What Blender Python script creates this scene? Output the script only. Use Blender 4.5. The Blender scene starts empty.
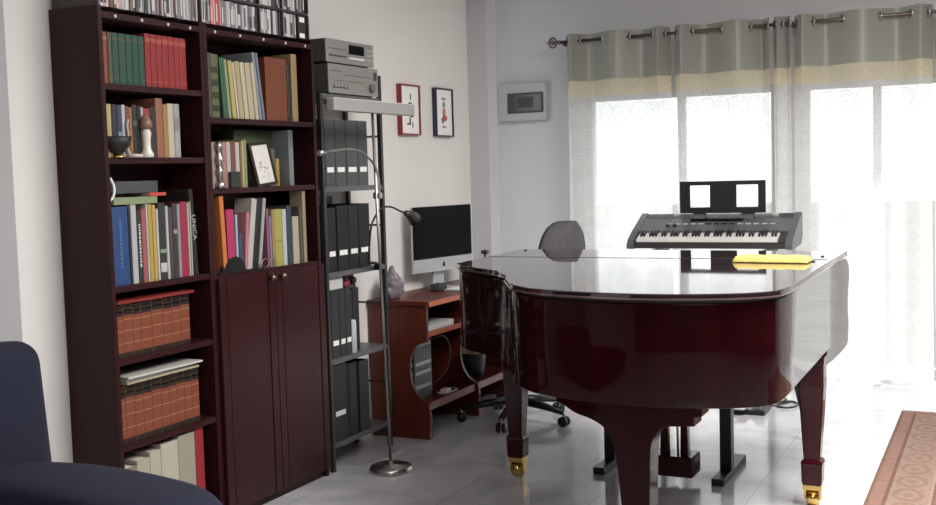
import bpy, bmesh, math, random
from mathutils import Vector, Matrix
random.seed(7)
PI = math.pi
COL = bpy.context.scene.collection

# ------------------------------------------------------------------ materials
MATS = {}
def mat(name, color, rough=0.5, metal=0.0, spec=0.5, coat=0.0, coat_rough=0.05, emit=None, estr=0.0):
    if name in MATS: return MATS[name]
    m = bpy.data.materials.new(name); m.use_nodes = True
    b = m.node_tree.nodes['Principled BSDF']
    b.inputs['Base Color'].default_value = (*color, 1)
    b.inputs['Roughness'].default_value = rough
    b.inputs['Metallic'].default_value = metal
    b.inputs['Specular IOR Level'].default_value = spec
    b.inputs['Coat Weight'].default_value = coat
    b.inputs['Coat Roughness'].default_value = coat_rough
    if emit:
        b.inputs['Emission Color'].default_value = (*emit, 1); b.inputs['Emission Strength'].default_value = estr
    MATS[name] = m
    return m
def nt(m): return m.node_tree.nodes, m.node_tree.links, m.node_tree.nodes['Principled BSDF']
def noisy(name, c1, c2, scale=6, stretch=(1,1,1), rough=0.5, bump=0.0, **kw):
    if name in MATS: return MATS[name]
    m = mat(name, c1, rough, **kw); N, L, b = nt(m)
    tc = N.new('ShaderNodeTexCoord'); mp = N.new('ShaderNodeMapping'); mp.inputs['Scale'].default_value = stretch
    no = N.new('ShaderNodeTexNoise'); no.inputs['Scale'].default_value = scale; no.inputs['Detail'].default_value = 5
    cr = N.new('ShaderNodeValToRGB'); cr.color_ramp.elements[0].color = (*c1, 1); cr.color_ramp.elements[1].color = (*c2, 1)
    cr.color_ramp.elements[0].position = .3; cr.color_ramp.elements[1].position = .7
    L.new(tc.outputs['Object'], mp.inputs['Vector']); L.new(mp.outputs[0], no.inputs['Vector'])
    L.new(no.outputs['Fac'], cr.inputs[0]); L.new(cr.outputs[0], b.inputs['Base Color'])
    if bump:
        bp = N.new('ShaderNodeBump'); bp.inputs['Strength'].default_value = bump; bp.inputs['Distance'].default_value = .005
        L.new(no.outputs['Fac'], bp.inputs['Height']); L.new(bp.outputs[0], b.inputs['Normal'])
    return m
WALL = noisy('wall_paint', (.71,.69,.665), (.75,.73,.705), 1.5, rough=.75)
WALLG = noisy('wall_paint_shade_tone', (.50,.50,.53), (.53,.53,.56), 1.5, rough=.8)  # wall paint with the bluish shade of the unsunlit side in its colour
WALLL = noisy('wall_paint_dark_grey', (.36,.36,.37), (.38,.38,.39), 1.5, rough=.8)  # darker grey paint of the left wall trim
CEIL = mat('ceiling_paint', (.78,.77,.75), .9)
DARKWOOD = noisy('dark_mahogany_veneer', (.022,.0048,.0056), (.034,.0080,.0086), 3, (8,8,.6), rough=.42, spec=.22)
DOORWOOD = noisy('mahogany_door_veneer', (.024,.0050,.0058), (.034,.0068,.0080), 3, (8,8,.6), rough=.36, spec=.28)
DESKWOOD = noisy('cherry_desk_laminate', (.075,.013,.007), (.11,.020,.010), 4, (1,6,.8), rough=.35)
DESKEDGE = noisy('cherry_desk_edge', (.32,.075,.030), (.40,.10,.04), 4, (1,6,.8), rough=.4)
PIANO = noisy('piano_mahogany_lacquer', (.0125,.0013,.0022), (.020,.0019,.0030), 2, (6,6,.5), rough=.07, spec=.11)
PIANOLEG = noisy('piano_leg_lacquer', (.030,.0030,.0045), (.045,.0042,.0065), 2, (6,6,.5), rough=.09, spec=.3)
PIANOLID = mat('piano_lid_lacquer', (.016,.006,.007), .03, spec=.8, coat=.5, coat_rough=.03)
LIDEDGE = mat('lid_edge_pale', (.12,.08,.075), .15, coat=1.0)  # paler colour for the line along the lid edge
BRASS = mat('brass', (.70,.46,.14), .22, 1.0)
CHROME = mat('brushed_chrome', (.45,.43,.41), .28, 1.0)
LAMPHEAD = mat('satin_silver', (.36,.355,.34), .45, .35)
BLACK = mat('black_metal', (.012,.012,.014), .4)
BLKPL = mat('black_plastic', (.010,.010,.011), .35)
GREYPL = mat('dark_grey_plastic', (.045,.045,.048), .5)
STEREO = noisy('champagne_silver_panel', (.33,.32,.30), (.37,.36,.34), 20, (1,1,8), rough=.35, metal=.5)
STEREOSIDE = mat('stereo_case', (.06,.058,.055), .5)
KBGREY = mat('keyboard_silver_grey', (.13,.13,.135), .4, .2)
WHITE = mat('white_plastic', (.78,.78,.78), .4)
LABEL = mat('white_paper_label', (.82,.82,.80), .7)
PAGES = noisy('page_block', (.62,.56,.45), (.72,.66,.55), 60, (8,1,1), rough=.8)
SOFA = noisy('navy_fabric', (.0055,.0068,.021), (.008,.010,.029), 120, rough=.95, bump=.3)
ALU = mat('computer_aluminium', (.45,.46,.48), .35, .35)
SCREEN = mat('black_glass_screen', (.003,.003,.004), .3, spec=.1)
GOLDCLOTH = noisy('yellow_felt', (.42,.31,.085), (.48,.37,.12), 40, rough=.9, bump=.3)
CREAM = mat('cream_card', (.62,.55,.40), .7)
def simple(c, rough=.55):
    return mat('paint_%02x%02x%02x' % tuple(int(min(1,max(0,v))*255) for v in c), c, rough)

def floor_mat():
    m = mat('glossy_floor_tile', (.5,.5,.52), .10, spec=.4); N, L, b = nt(m)
    tc = N.new('ShaderNodeTexCoord')
    br = N.new('ShaderNodeTexBrick'); br.offset = 0; br.squash = 1
    br.inputs['Scale'].default_value = 1; br.inputs['Brick Width'].default_value = .6; br.inputs['Row Height'].default_value = .6
    br.inputs['Mortar Size'].default_value = .0025; br.inputs['Mortar Smooth'].default_value = .3
    mp = N.new('ShaderNodeMapping'); mp.inputs['Location'].default_value = (.1,-.36,0)
    L.new(tc.outputs['Object'], mp.inputs[0]); L.new(mp.outputs[0], br.inputs['Vector'])
    no = N.new('ShaderNodeTexNoise'); no.inputs['Scale'].default_value = 2.2; no.inputs['Detail'].default_value = 8; no.inputs['Distortion'].default_value = 1.4
    L.new(tc.outputs['Object'], no.inputs['Vector'])
    cr = N.new('ShaderNodeValToRGB'); cr.color_ramp.elements[0].color = (.52,.52,.55,1); cr.color_ramp.elements[1].color = (.66,.66,.69,1)
    cr.color_ramp.elements[0].position = .35; cr.color_ramp.elements[1].position = .62
    L.new(no.outputs['Fac'], cr.inputs[0])
    L.new(cr.outputs[0], br.inputs['Color1']); L.new(cr.outputs[0], br.inputs['Color2'])
    br.inputs['Mortar'].default_value = (.36,.36,.38,1)
    L.new(br.outputs['Color'], b.inputs['Base Color'])
    mr = N.new('ShaderNodeMath'); mr.operation = 'MULTIPLY_ADD'; mr.inputs[1].default_value = .12; mr.inputs[2].default_value = .05
    L.new(no.outputs['Fac'], mr.inputs[0]); L.new(mr.outputs[0], b.inputs['Roughness'])
    return m
FLOOR = floor_mat()

def sheer_mat():
    m = bpy.data.materials.new('sheer_curtain'); m.use_nodes = True
    N, L = m.node_tree.nodes, m.node_tree.links
    N.remove(N['Principled BSDF']); out = N['Material Output']
    tc = N.new('ShaderNodeTexCoord')
    sep = N.new('ShaderNodeSeparateXYZ'); L.new(tc.outputs['UV'], sep.inputs[0])
    def M(op, a, b=None, c=None):
        n = N.new('ShaderNodeMath'); n.operation = op
        for i, v in enumerate((a, b, c)):
            if v is None: continue
            if isinstance(v, (int, float)): n.inputs[i].default_value = v
            else: L.new(v, n.inputs[i])
        return n.outputs[0]
    u = M('MULTIPLY', sep.outputs['X'], 1/.13); v = M('MULTIPLY', sep.outputs['Y'], 1/.17)
    row = M('FLOOR', v); u = M('ADD', u, M('MULTIPLY', row, .5))
    fu = M('SUBTRACT', M('FRACT', u), .5); fv = M('SUBTRACT', M('FRACT', v), .5)
    r = M('SQRT', M('ADD', M('MULTIPLY', M('MULTIPLY', fu, fu), .6), M('MULTIPLY', fv, fv)))
    ring1 = M('LESS_THAN', M('ABSOLUTE', M('SUBTRACT', r, .36)), .035)
    ring2 = M('LESS_THAN', M('ABSOLUTE', M('SUBTRACT', r, .22)), .03)
    dot = M('LESS_THAN', r, .08)
    pat = M('MINIMUM', M('ADD', M('ADD', ring1, ring2), dot), 1.0)
    lace_glow = M('GREATER_THAN', sep.outputs['Y'], 1.90)  # lace band, its cream colour also carrying the glow of scattered daylight
    hem = M('LESS_THAN', sep.outputs['Y'], .09)
    opq = M('MINIMUM', M('ADD', M('ADD', M('MULTIPLY', pat, .28), M('MULTIPLY', lace_glow, .45)), M('MULTIPLY', hem, .45)), 1.0)
    fac = M('ADD', .70, M('MULTIPLY', opq, .30))
    tr = N.new('ShaderNodeBsdfTransparent'); tr.inputs[0].default_value = (1,1,1,1)
    tl = N.new('ShaderNodeBsdfTranslucent'); tl.inputs[0].default_value = (.92,.91,.88,1)
    cmx = N.new('ShaderNodeMix'); cmx.data_type = 'RGBA'; L.new(lace_glow, cmx.inputs[0]); cmx.inputs[6].default_value = (.93,.93,.90,1); cmx.inputs[7].default_value = (.95,.88,.66,1); L.new(cmx.outputs[2], tl.inputs[0])
    df = N.new('ShaderNodeBsdfDiffuse'); df.inputs[0].default_value = (.72,.72,.69,1); L.new(cmx.outputs[2], df.inputs[0])
    mx = N.new('ShaderNodeMixShader'); mx.inputs[0].default_value = .35
    L.new(tl.outputs[0], mx.inputs[1]); L.new(df.outputs[0], mx.inputs[2])
    m2 = N.new('ShaderNodeMixShader'); L.new(fac, m2.inputs[0]); L.new(tr.outputs[0], m2.inputs[1]); L.new(mx.outputs[0], m2.inputs[2])
    L.new(m2.outputs[0], out.inputs[0])
    return m
SHEER = sheer_mat()
def satin_mat():
    m = bpy.data.materials.new('satin_curtain_header'); m.use_nodes = True
    N, L = m.node_tree.nodes, m.node_tree.links
    b = N['Principled BSDF']; out = N['Material Output']
    b.inputs['Base Color'].default_value = (.35,.355,.31,1); b.inputs['Roughness'].default_value = .36
    b.inputs['Sheen Weight'].default_value = .4
    tl = N.new('ShaderNodeBsdfTranslucent'); tl.inputs[0].default_value = (.40,.41,.35,1)
    mx = N.new('ShaderNodeMixShader'); mx.inputs[0].default_value = .22
    L.new(b.outputs[0], mx.inputs[1]); L.new(tl.outputs[0], mx.inputs[2]); L.new(mx.outputs[0], out.inputs[0])
    return m
SATIN = satin_mat()

# ------------------------------------------------------------------ geometry helpers
class MB:
    """collects shapes in world coordinates, builds ONE mesh object"""
    def __init__(s): s.bm = bmesh.new(); s.mats = []
    def mi(s, m):
        if m is None: return 0
        if m not in s.mats: s.mats.append(m)
        return s.mats.index(m)
    def _fin(s, faces, m):
        i = s.mi(m)
        for f in faces: f.material_index = i
    def box(s, x0, x1, y0, y1, z0, z1, m=None, bev=0.0, seg=2, M=None):
        r = bmesh.ops.create_cube(s.bm, size=1); vs = r['verts']
        bmesh.ops.scale(s.bm, vec=(x1-x0, y1-y0, z1-z0), verts=vs)
        bmesh.ops.translate(s.bm, vec=((x0+x1)/2, (y0+y1)/2, (z0+z1)/2), verts=vs)
        fs = list({f for v in vs for f in v.link_faces})
        s._fin(fs, m)
        if bev:
            es = list({e for v in vs for e in v.link_edges})
            q = bmesh.ops.bevel(s.bm, geom=es, offset=bev, segments=seg, affect='EDGES', profile=.5)
            vs = list({v for f in q['faces'] for v in f.verts} | {v for v in vs if v.is_valid})
        if M is not None: bmesh.ops.transform(s.bm, matrix=M, verts=vs)
        return vs
    def prism(s, pts, axis, a, b, m=None, bev=0.0, M=None):
        """pts 2D polygon; axis = extruded axis; order of the other two axes kept x,y,z"""
        def mk(p, t):
            if axis == 'z': return (p[0], p[1], t)
            if axis == 'y': return (p[0], t, p[1])
            return (t, p[0], p[1])
        v0 = [s.bm.verts.new(mk(p, a)) for p in pts]; v1 = [s.bm.verts.new(mk(p, b)) for p in pts]
        n = len(pts); fs = [s.bm.faces.new(v0), s.bm.faces.new(v1)]
        for i in range(n): fs.append(s.bm.faces.new((v0[i], v0[(i+1)%n], v1[(i+1)%n], v1[i])))
        s._fin(fs, m)
        bmesh.ops.recalc_face_normals(s.bm, faces=fs)
        vs = v0+v1
        if bev:
            es = list(set(fs[0].edges)|set(fs[1].edges))
            q = bmesh.ops.bevel(s.bm, geom=es, offset=bev, segments=2, affect='EDGES', profile=.5)
            vs = list({v for f in q['faces'] for v in f.verts} | {v for v in vs if v.is_valid})
        if M is not None: bmesh.ops.transform(s.bm, matrix=M, verts=vs)
        return vs
    def lathe(s, prof, cx, cy, m=None, seg=24, M=None, z0=0):
        rings = []
        for r, z in prof:
            rings.append([s.bm.verts.new((cx+max(r,1e-4)*math.cos(2*PI*i/seg), cy+max(r,1e-4)*math.sin(2*PI*i/seg), z+z0)) for i in range(seg)])
        fs = []
        for a, b in zip(rings, rings[1:]):
            for i in range(seg): fs.append(s.bm.faces.new((a[i], a[(i+1)%seg], b[(i+1)%seg], b[i])))
        fs.append(s.bm.faces.new(rings[0][::-1])); fs.append(s.bm.faces.new(rings[-1]))
        s._fin(fs, m)
        for f in fs: f.smooth = True
        vs = [v for r in rings for v in r]
        if M is not None: bmesh.ops.transform(s.bm, matrix=M, verts=vs)
        return vs
    def tube(s, pts, r, m=None, seg=10, closed=False, smooth=True):
        pts = [Vector(p) for p in pts]
        rr = r if isinstance(r, (list, tuple)) else [r]*len(pts)
        rings = []; n = len(pts); up = None
        for i, p in enumerate(pts):
            if closed: t = pts[(i+1)%n]-pts[i-1]
            else: t = pts[min(i+1,n-1)]-pts[max(i-1,0)]
            t.normalize()
            if up is None:
                up = Vector((0,0,1)) if abs(t.z) < .9 else Vector((1,0,0))
            a = t.cross(up).normalized(); b = a.cross(t).normalized(); up = b
            rings.append([s.bm.verts.new(p+a*rr[i]*math.cos(2*PI*k/seg)+b*rr[i]*math.sin(2*PI*k/seg)) for k in range(seg)])
        fs = []
        prs = list(zip(rings, rings[1:]))
        if closed: prs.append((rings[-1], rings[0]))
        for A, B in prs:
            for k in range(seg): fs.append(s.bm.faces.new((A[k], A[(k+1)%seg], B[(k+1)%seg], B[k])))
        if not closed: fs.append(s.bm.faces.new(rings[0][::-1])); fs.append(s.bm.faces.new(rings[-1]))
        s._fin(fs, m)
        for f in fs: f.smooth = smooth
        return s
    def sphere(s, c, r, m=None, sc=(1,1,1), seg=16):
        q = bmesh.ops.create_uvsphere(s.bm, u_segments=seg, v_segments=max(6, seg//2), radius=r)
        vs = q['verts']; bmesh.ops.scale(s.bm, vec=sc, verts=vs); bmesh.ops.translate(s.bm, vec=c, verts=vs)
        fs = list({f for v in vs for f in v.link_faces}); s._fin(fs, m)
        for f in fs: f.smooth = True
        return vs
    def build(s, name, m=None, parent=None, loc=None, smooth=False, sub=0):
        me = bpy.data.meshes.new(name)
        bmesh.ops.recalc_face_normals(s.bm, faces=s.bm.faces)
        off = Vector(loc) if loc is not None else (Vector(parent['_o']) if parent is not None else Vector((0,0,0)))
        bmesh.ops.translate(s.bm, vec=-off, verts=s.bm.verts)
        s.bm.to_mesh(me); s.bm.free()
        if s.mats:
            if m is not None and m not in s.mats and False: pass
            for x in s.mats: me.materials.append(x if x is not None else m)
        elif m is not None: me.materials.append(m)
        o = bpy.data.objects.new(name, me); COL.objects.link(o)
        if smooth:
            for p in me.polygons: p.use_smooth = True
        if sub:
            md = o.modifiers.new('sub', 'SUBSURF'); md.levels = sub; md.render_levels = sub
        if parent is not None:
            o.parent = parent
            o['_o'] = list(off)
            if loc is not None: o.location = off-Vector(parent['_o'])
        else:
            o.location = off; o['_o'] = list(off)
        return o
def tag(o, label=None, cat=None, group=None, kind=None):
    if label: o['label'] = label
    if cat: o['category'] = cat
    if group: o['group'] = group
    if kind: o['kind'] = kind
    return o
def thing(name, label, cat, loc, group=None, rotz=0):
    o = bpy.data.objects.new(name, None); COL.objects.link(o); o.location = loc
    o.empty_display_size = .1; o.rotation_euler = (0,0,rotz); o['_o'] = [0,0,0] if rotz else list(loc)
    return tag(o, label, cat, group)
def struct(name, mb, m): return tag(mb.build(name, m), kind='structure')
def B(x0,x1,y0,y1,z0,z1,m=None,bev=0.0):
    q = MB(); q.box(x0,x1,y0,y1,z0,z1,m,bev); return q
def R(d): return math.radians(d)
def ellipse(cx, cy, rx, ry, n=24, a0=0, a1=360):
    return [(cx+rx*math.cos(R(a0+(a1-a0)*i/n)), cy+ry*math.sin(R(a0+(a1-a0)*i/n))) for i in range(n+(0 if a1-a0 == 360 else 1))]
def catmull(P, n=6, closed=False):
    out = []; N = len(P)
    for i in range(N if closed else N-1):
        g = (lambda k: P[k % N]) if closed else (lambda k: P[min(max(k,0),N-1)])
        p0,p1,p2,p3 = g(i-1),g(i),g(i+1),g(i+2)
        for k in range(n):
            t = k/n
            out.append(tuple(.5*((2*b)+(-a+c)*t+(2*a-5*b+4*c-d)*t*t+(-a+3*b-3*c+d)*t**3) for a,b,c,d in zip(p0,p1,p2,p3)))
    if not closed: out.append(tuple(P[-1]))
    return out
ORD = ['first','second','third','fourth','fifth','sixth','seventh','eighth','ninth','tenth','eleventh','twelfth','thirteenth','fourteenth','fifteenth','sixteenth','seventeenth','eighteenth','nineteenth','twentieth','twenty-first','twenty-second']

# ------------------------------------------------------------------ room
XB = 7.5; YA = 3.08; XR = -2.5; YR = -3.4; ZC = 2.85
struct('floor', B(XR, XB, YR, 3.5, -.1, 0), FLOOR)
struct('ceiling', B(XR, XB+.2, YR, 3.7, ZC, ZC+.1), CEIL)
struct('wall_left', B(XR, 6.45, YA, YA+.2, 0, ZC), WALL)
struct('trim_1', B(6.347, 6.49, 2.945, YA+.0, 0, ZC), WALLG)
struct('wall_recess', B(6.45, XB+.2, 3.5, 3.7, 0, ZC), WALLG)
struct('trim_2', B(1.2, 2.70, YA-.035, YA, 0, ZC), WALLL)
WALLD = mat('rear_wall_darkened', (.10,.088,.08), .8)  # unseen walls, darkened so the piano lacquer reflects little light
struct('wall_rear', B(XR-.2, XR, YR, 3.28, 0, ZC), WALLD)
struct('wall_right', B(XR, XB+.2, YR-.2, YR, 0, ZC), WALLD)
# window wall with one wide opening
WY0, WY1, WZ = .30, 2.72, 1.93
q = MB(); q.box(XB, XB+.2, WY1, 3.5, 0, ZC); q.box(XB, XB+.2, WY0, WY1, WZ, ZC); q.box(XB, XB+.2, YR, WY0, 0, ZC)
q.box(XB, XB+.2, 1.22, 1.37, 0, WZ)
struct('wall_window', q, noisy('window_wall_paint', (.58,.575,.60), (.61,.605,.63), 1.5, rough=.8))  # bluish shade of this unsunlit wall is mixed into its colour
FR = mat('window_frame_white', (.55,.56,.57), .4)
def window(name, y0, y1, mull):
    q = MB(); x0, x1 = XB+.06, XB+.11
    q.box(x0,x1,y0,y0+.05,0,WZ); q.box(x0,x1,y1-.05,y1,0,WZ); q.box(x0,x1,y0+.05,y1-.05,0,.06); q.box(x0,x1,y0+.05,y1-.05,WZ-.05,WZ)
    for k in mull: q.box(x0,x1,k-.025,k+.025,.06,WZ-.05)
    w = struct(name, q, FR); return w
window('window_1', 1.37, WY1, [2.03]); window('window_2', WY0, 1.22, [.75])
GLASS = bpy.data.materials.new('window_glass'); GLASS.use_nodes = True
_N, _L = GLASS.node_tree.nodes, GLASS.node_tree.links
_N.remove(_N['Principled BSDF']); _t = _N.new('ShaderNodeBsdfTransparent'); _g = _N.new('ShaderNodeBsdfGlossy'); _g.inputs['Roughness'].default_value = .02
_m = _N.new('ShaderNodeMixShader'); _m.inputs[0].default_value = .06
_L.new(_t.outputs[0], _m.inputs[1]); _L.new(_g.outputs[0], _m.inputs[2]); _L.new(_m.outputs[0], _N['Material Output'].inputs[0])
for i, (a, b) in enumerate(((1.42,2.005),(2.055,2.67),(.35,.725),(.775,1.17))):
    w = bpy.data.objects['window_1' if i < 2 else 'window_2']
    B(XB+.082, XB+.088, a, b, .06, WZ-.05).build('pane', GLASS, w)
struct('ground_outside', B(XB+.2, 45, -25, 25, -.25, -.15), noisy('terrace_paving', (.11,.115,.12), (.14,.145,.15), 2, rough=.9))

# ------------------------------------------------------------------ electrical box on the window wall
o = thing('electrical_box', 'grey flush electrical box with small dark window, on wall left of curtains', 'electrical box', (XB, 3.18, 1.89))
BOXG = mat('box_grey', (.45,.455,.47), .5)
q = MB(); q.box(XB-.07, XB, 2.99, 3.37, 1.765, 2.04, BOXG, .008); q.build('case', BOXG, o)
q = MB(); q.box(XB-.082, XB-.07, 3.005, 3.285, 1.82, 1.965, mat('box_bezel', (.045,.047,.047), .4), .004); dr = q.build('window_flap', None, o)
q = MB(); q.box(XB-.085, XB-.082, 3.02, 3.22, 1.835, 1.95, mat('box_window', (.10,.10,.09), .25)); q.box(XB-.087, XB-.085, 3.08, 3.2, 1.86, 1.93, mat('box_breakers', (.03,.03,.03), .4)); q.build('breaker_row', None, dr)

# ------------------------------------------------------------------ curtains
def curtain(name, label, y0, y1, folds, xc=7.27, amp=.058, seed=0, group='sheer curtains on the rod', bunch=()):
    rnd = random.Random(seed)
    o = thing(name, label, 'curtain', (xc, (y0+y1)/2, 0.0), group)
    n = int(folds*14)
    def row(z, k=1.0):
        out = []
        for i in range(n+1):
            t = i/n; ph = 2*PI*folds*t
            a = amp*(1.0 if z > 1.9 else .85+.25*math.sin(5*t+seed)+.12*math.sin(9*t+z*2+seed))
            x = xc + a*math.cos(ph) + .006*math.sin(3.1*ph+seed)*(2.3-z)/2.3
            y = y1+(y0-y1)*(t-.10*math.sin(2*PI*t)) + .02*math.sin(ph*2)*.35 + .012*math.sin(7*t+z*1.5+seed)*(2.3-z)/2.3
            out.append((x,y,z))
        return out
    def sheet(zs, nm, m):
        bm = bmesh.new(); uvl = bm.loops.layers.uv.new('UVMap'); rows = []; s = [0]
        rr = row(zs[0])
        for i in range(n): s.append(s[-1]+(Vector(rr[i+1])-Vector(rr[i])).length)
        for z in zs: rows.append([bm.verts.new(Vector(p)-Vector(o['_o'])) for p in row(z)])
        for j in range(len(zs)-1):
            for i in range(n):
                f = bm.faces.new((rows[j][i], rows[j][i+1], rows[j+1][i+1], rows[j+1][i])); f.smooth = True
                for lp, (a, b) in zip(f.loops, ((i,j),(i+1,j),(i+1,j+1),(i,j+1))): lp[uvl].uv = (s[a], zs[b])
        me = bpy.data.meshes.new(nm); bm.to_mesh(me); bm.free(); me.materials.append(m)
        c = bpy.data.objects.new(nm, me); COL.objects.link(c); c.parent = o; c['_o'] = list(o['_o']); return c
    sheet([2.335,2.30,2.25,2.15,2.08,2.01], 'satin_header', SATIN)
    sheet([2.01,1.94]+[1.94-.149*k for k in range(1,13)]+[.02], 'sheer_panel', SHEER)
    # eyelets where the cloth crosses the rod
    for k in range(int(folds*2)):
        t = (k+.5)/(folds*2); y = y1+(y0-y1)*(t-.10*math.sin(2*PI*t))
        q = MB(); pts = [(xc+.028*math.cos(a)*.45, y+.012*math.cos(a), 2.287+.026*math.sin(a)) for a in [2*PI*i/14 for i in range(14)]]
        q.tube(pts, .007, CHROME, 6, closed=True); q.build('eyelet', None, o)
    return o
curtain('curtain', 'left-hand sheer curtain beside the grey electrical box', 2.035, 2.775, 3, seed=1)
curtain('curtain', 'middle sheer curtain hanging behind the music rest of the electronic keyboard', 1.36, 2.005, 2.5, seed=2)
curtain('curtain', 'narrow bunched sheer curtain behind the right end of the electronic keyboard', 1.24, 1.345, 1.5, amp=.03, seed=3)
curtain('curtain', 'wide right-hand sheer curtain beyond the bass side of the piano', .405, 1.225, 3, seed=4)
curtain('curtain', 'sheer curtain cut by the right edge of the photo', -.45, .39, 3, seed=5)
o = thing('curtain_rod', 'dark thin metal curtain rod with a round finial at its left end', 'curtain rod', (7.27, 1.1, 2.287))
q = MB(); q.tube([(7.27,2.80,2.287),(7.27,-.6,2.287)], .011, mat('dark_bronze', (.16,.14,.12), .3, .9), 12); q.build('pole', None, o)
BRZ = MATS['dark_bronze']
q = MB(); q.tube([(7.27,2.86+.034*math.cos(a)*.8,2.287+.034*math.sin(a)) for a in [2*PI*i/16 for i in range(16)]], .007, BRZ, 6, closed=True)
q.sphere((7.27,2.86,2.287), .018, BRZ); q.tube([(7.27,2.80,2.287),(7.27,2.83,2.287)], .014, BRZ); q.tube([(7.27,2.888,2.287),(7.27,2.905,2.287)], [.012,.003], BRZ)
q.build('finial', None, o)
for y in (2.78, 1.23, -.55):
    q = MB(); q.box(7.262, XB, y-.008, y+.008, 2.262, 2.278, BRZ); q.box(XB-.01, XB, y-.025, y+.025, 2.24, 2.33, BRZ); q.build('bracket', None, o)

# ------------------------------------------------------------------ pictures on the long wall
def picture(x0, x1, z0, z1, fm, label, marks):
    o = thing('framed_picture', label, 'picture', ((x0+x1)/2, YA, z0), None)
    t = .008; y0 = YA-.030
    q = MB(); q.box(x0,x0+t,y0,YA,z0,z1,fm); q.box(x1-t,x1,y0,YA,z0,z1,fm); q.box(x0+t,x1-t,y0,YA,z0,z0+t,fm); q.box(x0+t,x1-t,y0,YA,z1-t,z1,fm)
    q.build('frame', None, o)
    m = B(x0+t, x1-t, YA-.02, YA-.004, z0+t, z1-t, LABEL).build('mount', None, o)
    q = MB()
    for (u, v, w, h, c) in marks:
        cx = x0+(x1-x0)*u; cz = z0+(z1-z0)*v
        q.prism(ellipse(cx, cz, w, h, 8), 'y', YA-.0215, YA-.0195, simple(c, .8))
    q.build('drawing', None, m)
K = (.06,.055,.055)
picture(5.422, 5.649, 1.622, 1.908, mat('red_frame', (.22,.018,.020), .4), 'red-framed small picture with black ink marks, nearer the lamp head',
        [(.55,.76,.006,.02,K),(.52,.62,.02,.01,K),(.58,.5,.007,.03,K),(.48,.47,.02,.006,K),(.6,.38,.018,.008,K),(.5,.28,.008,.025,K),(.42,.22,.02,.006,K),(.63,.2,.006,.02,K)])
picture(5.848, 6.073, 1.620, 1.910, mat('navy_frame', (.020,.020,.045), .4), 'navy-framed small picture with a reddish figure, next to the corner',
        [(.5,.78,.03,.01,(.35,.33,.3)),(.5,.66,.018,.02,(.25,.25,.3)),(.5,.5,.022,.03,(.55,.25,.2)),(.55,.38,.03,.02,(.6,.15,.12)),(.42,.34,.018,.022,(.2,.25,.45)),(.5,.2,.03,.008,(.3,.3,.3))])

# ------------------------------------------------------------------ bookcases
YF = 2.847
def bookcase(name, label, x0, x1, tops, doors=False):
    o = thing(name, label, 'bookcase', ((x0+x1)/2, 2.96, 0))
    t = .020
    B(x0,x0+t,YF,YA-.003,0,2.02).build('side_panel', DARKWOOD, o); B(x1-t,x1,YF,YA-.003,0,2.02).build('side_panel', DARKWOOD, o)
    B(x0+t,x1-t,YA-.013,YA-.003,.06,1.998).build('back_panel', DARKWOOD, o)
    B(x0+t,x1-t,YF,YA-.003,1.978,2.0).build('top_panel', DARKWOOD, o)
    B(x0+t,x1-t,YF+.015,YF+.03,0,.038).build('plinth', DARKWOOD, o)
    for z in tops:
        s = B(x0+t,x1-t,YF+.003,YA-.013,z-.022,z,None).build('shelf', DARKWOOD, o)
    return o
PIN = mat('white_cap', (.75,.74,.72), .5)
bl = bookcase('bookcase', 'open dark mahogany bookcase of six shelves, nearest the armchair', 2.927, 3.487, [1.750,1.488,1.027,.763,.449,.06])
br = bookcase('bookcase', 'dark mahogany bookcase with two closed lower doors, beside the black rack', 3.489, 4.258, [1.648,1.364,1.013,.06])
for x, p in ((3.011,bl),(3.145,bl),(3.285,bl),(3.41,bl),(3.56,br),(3.72,br),(3.88,br),(4.04,br),(4.19,br)):
    q = MB(); q.lathe([(.006,0),(.006,.004),(.003,.006)], 0, 0, None, 10, M=Matrix.Translation((x,YF,1.988)) @ Matrix.Rotation(R(90),4,'X')); q.build('screw_cap', PIN, p)
# doors
for (x0, x1, kx) in ((3.497, 3.868, 3.828), (3.872, 4.25, 3.905)):
    q = MB(); y0 = YF-.020
    q.box(x0,x0+.045,y0,YF-.002,.04,1.0,None,.002); q.box(x1-.045,x1,y0,YF-.002,.04,1.0,None,.002)
    q.box(x0+.050,x1-.050,y0+.002,YF-.002,.04,1.0,None,.001); q.box(x0+.045,x1-.045,y0+.012,YF-.003,.045,.995)
    d = q.build('door', DOORWOOD, br)
    q = MB(); q.lathe([(.006,0),(.005,.01),(.014,.017),(.016,.025),(.010,.032),(.001,.034)], 0, 0, None, 14, M=Matrix.Translation((kx,y0,.975)) @ Matrix.Rotation(R(90),4,'X')); q.build('knob', mat('antique_brass', (.22,.16,.12), .3, 1.0), d)

# CD rack on top
cd = thing('cd_rack', 'dark two-tier rack of compact discs on top of the bookcases', 'cd rack', (3.58, 2.96, 2.0))
RB = mat('rack_board', (.045,.032,.034), .45)
cx = [2.937, 3.487, 3.868, 4.035, 4.232]
for z, a in ((2.128, 2.937), (2.268, 2.937)):
    B(a,4.240,YF+.01,YA-.01,z,z+.010,RB).build('shelf', None, cd)
for x in cx:
    B(x,x+.008,YF+.006,YA-.01,2.021,2.128,RB).build('divider', None, cd); B(x,x+.008,YF+.006,YA-.01,2.139,2.268,RB).build('divider', None, cd)
B(2.945,4.232,YA-.012,YA-.006,2.021,2.268,RB).build('back_panel', None, cd)
CDC = {'white':(.56,.55,.54),'pale grey':(.42,.42,.43),'mid grey':(.22,.22,.24),'charcoal':(.06,.06,.068),'cream':(.55,.50,.40),'red':(.50,.09,.085),'pink':(.60,.33,.33),'brown':(.16,.09,.07),'blue':(.09,.13,.24)}
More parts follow.
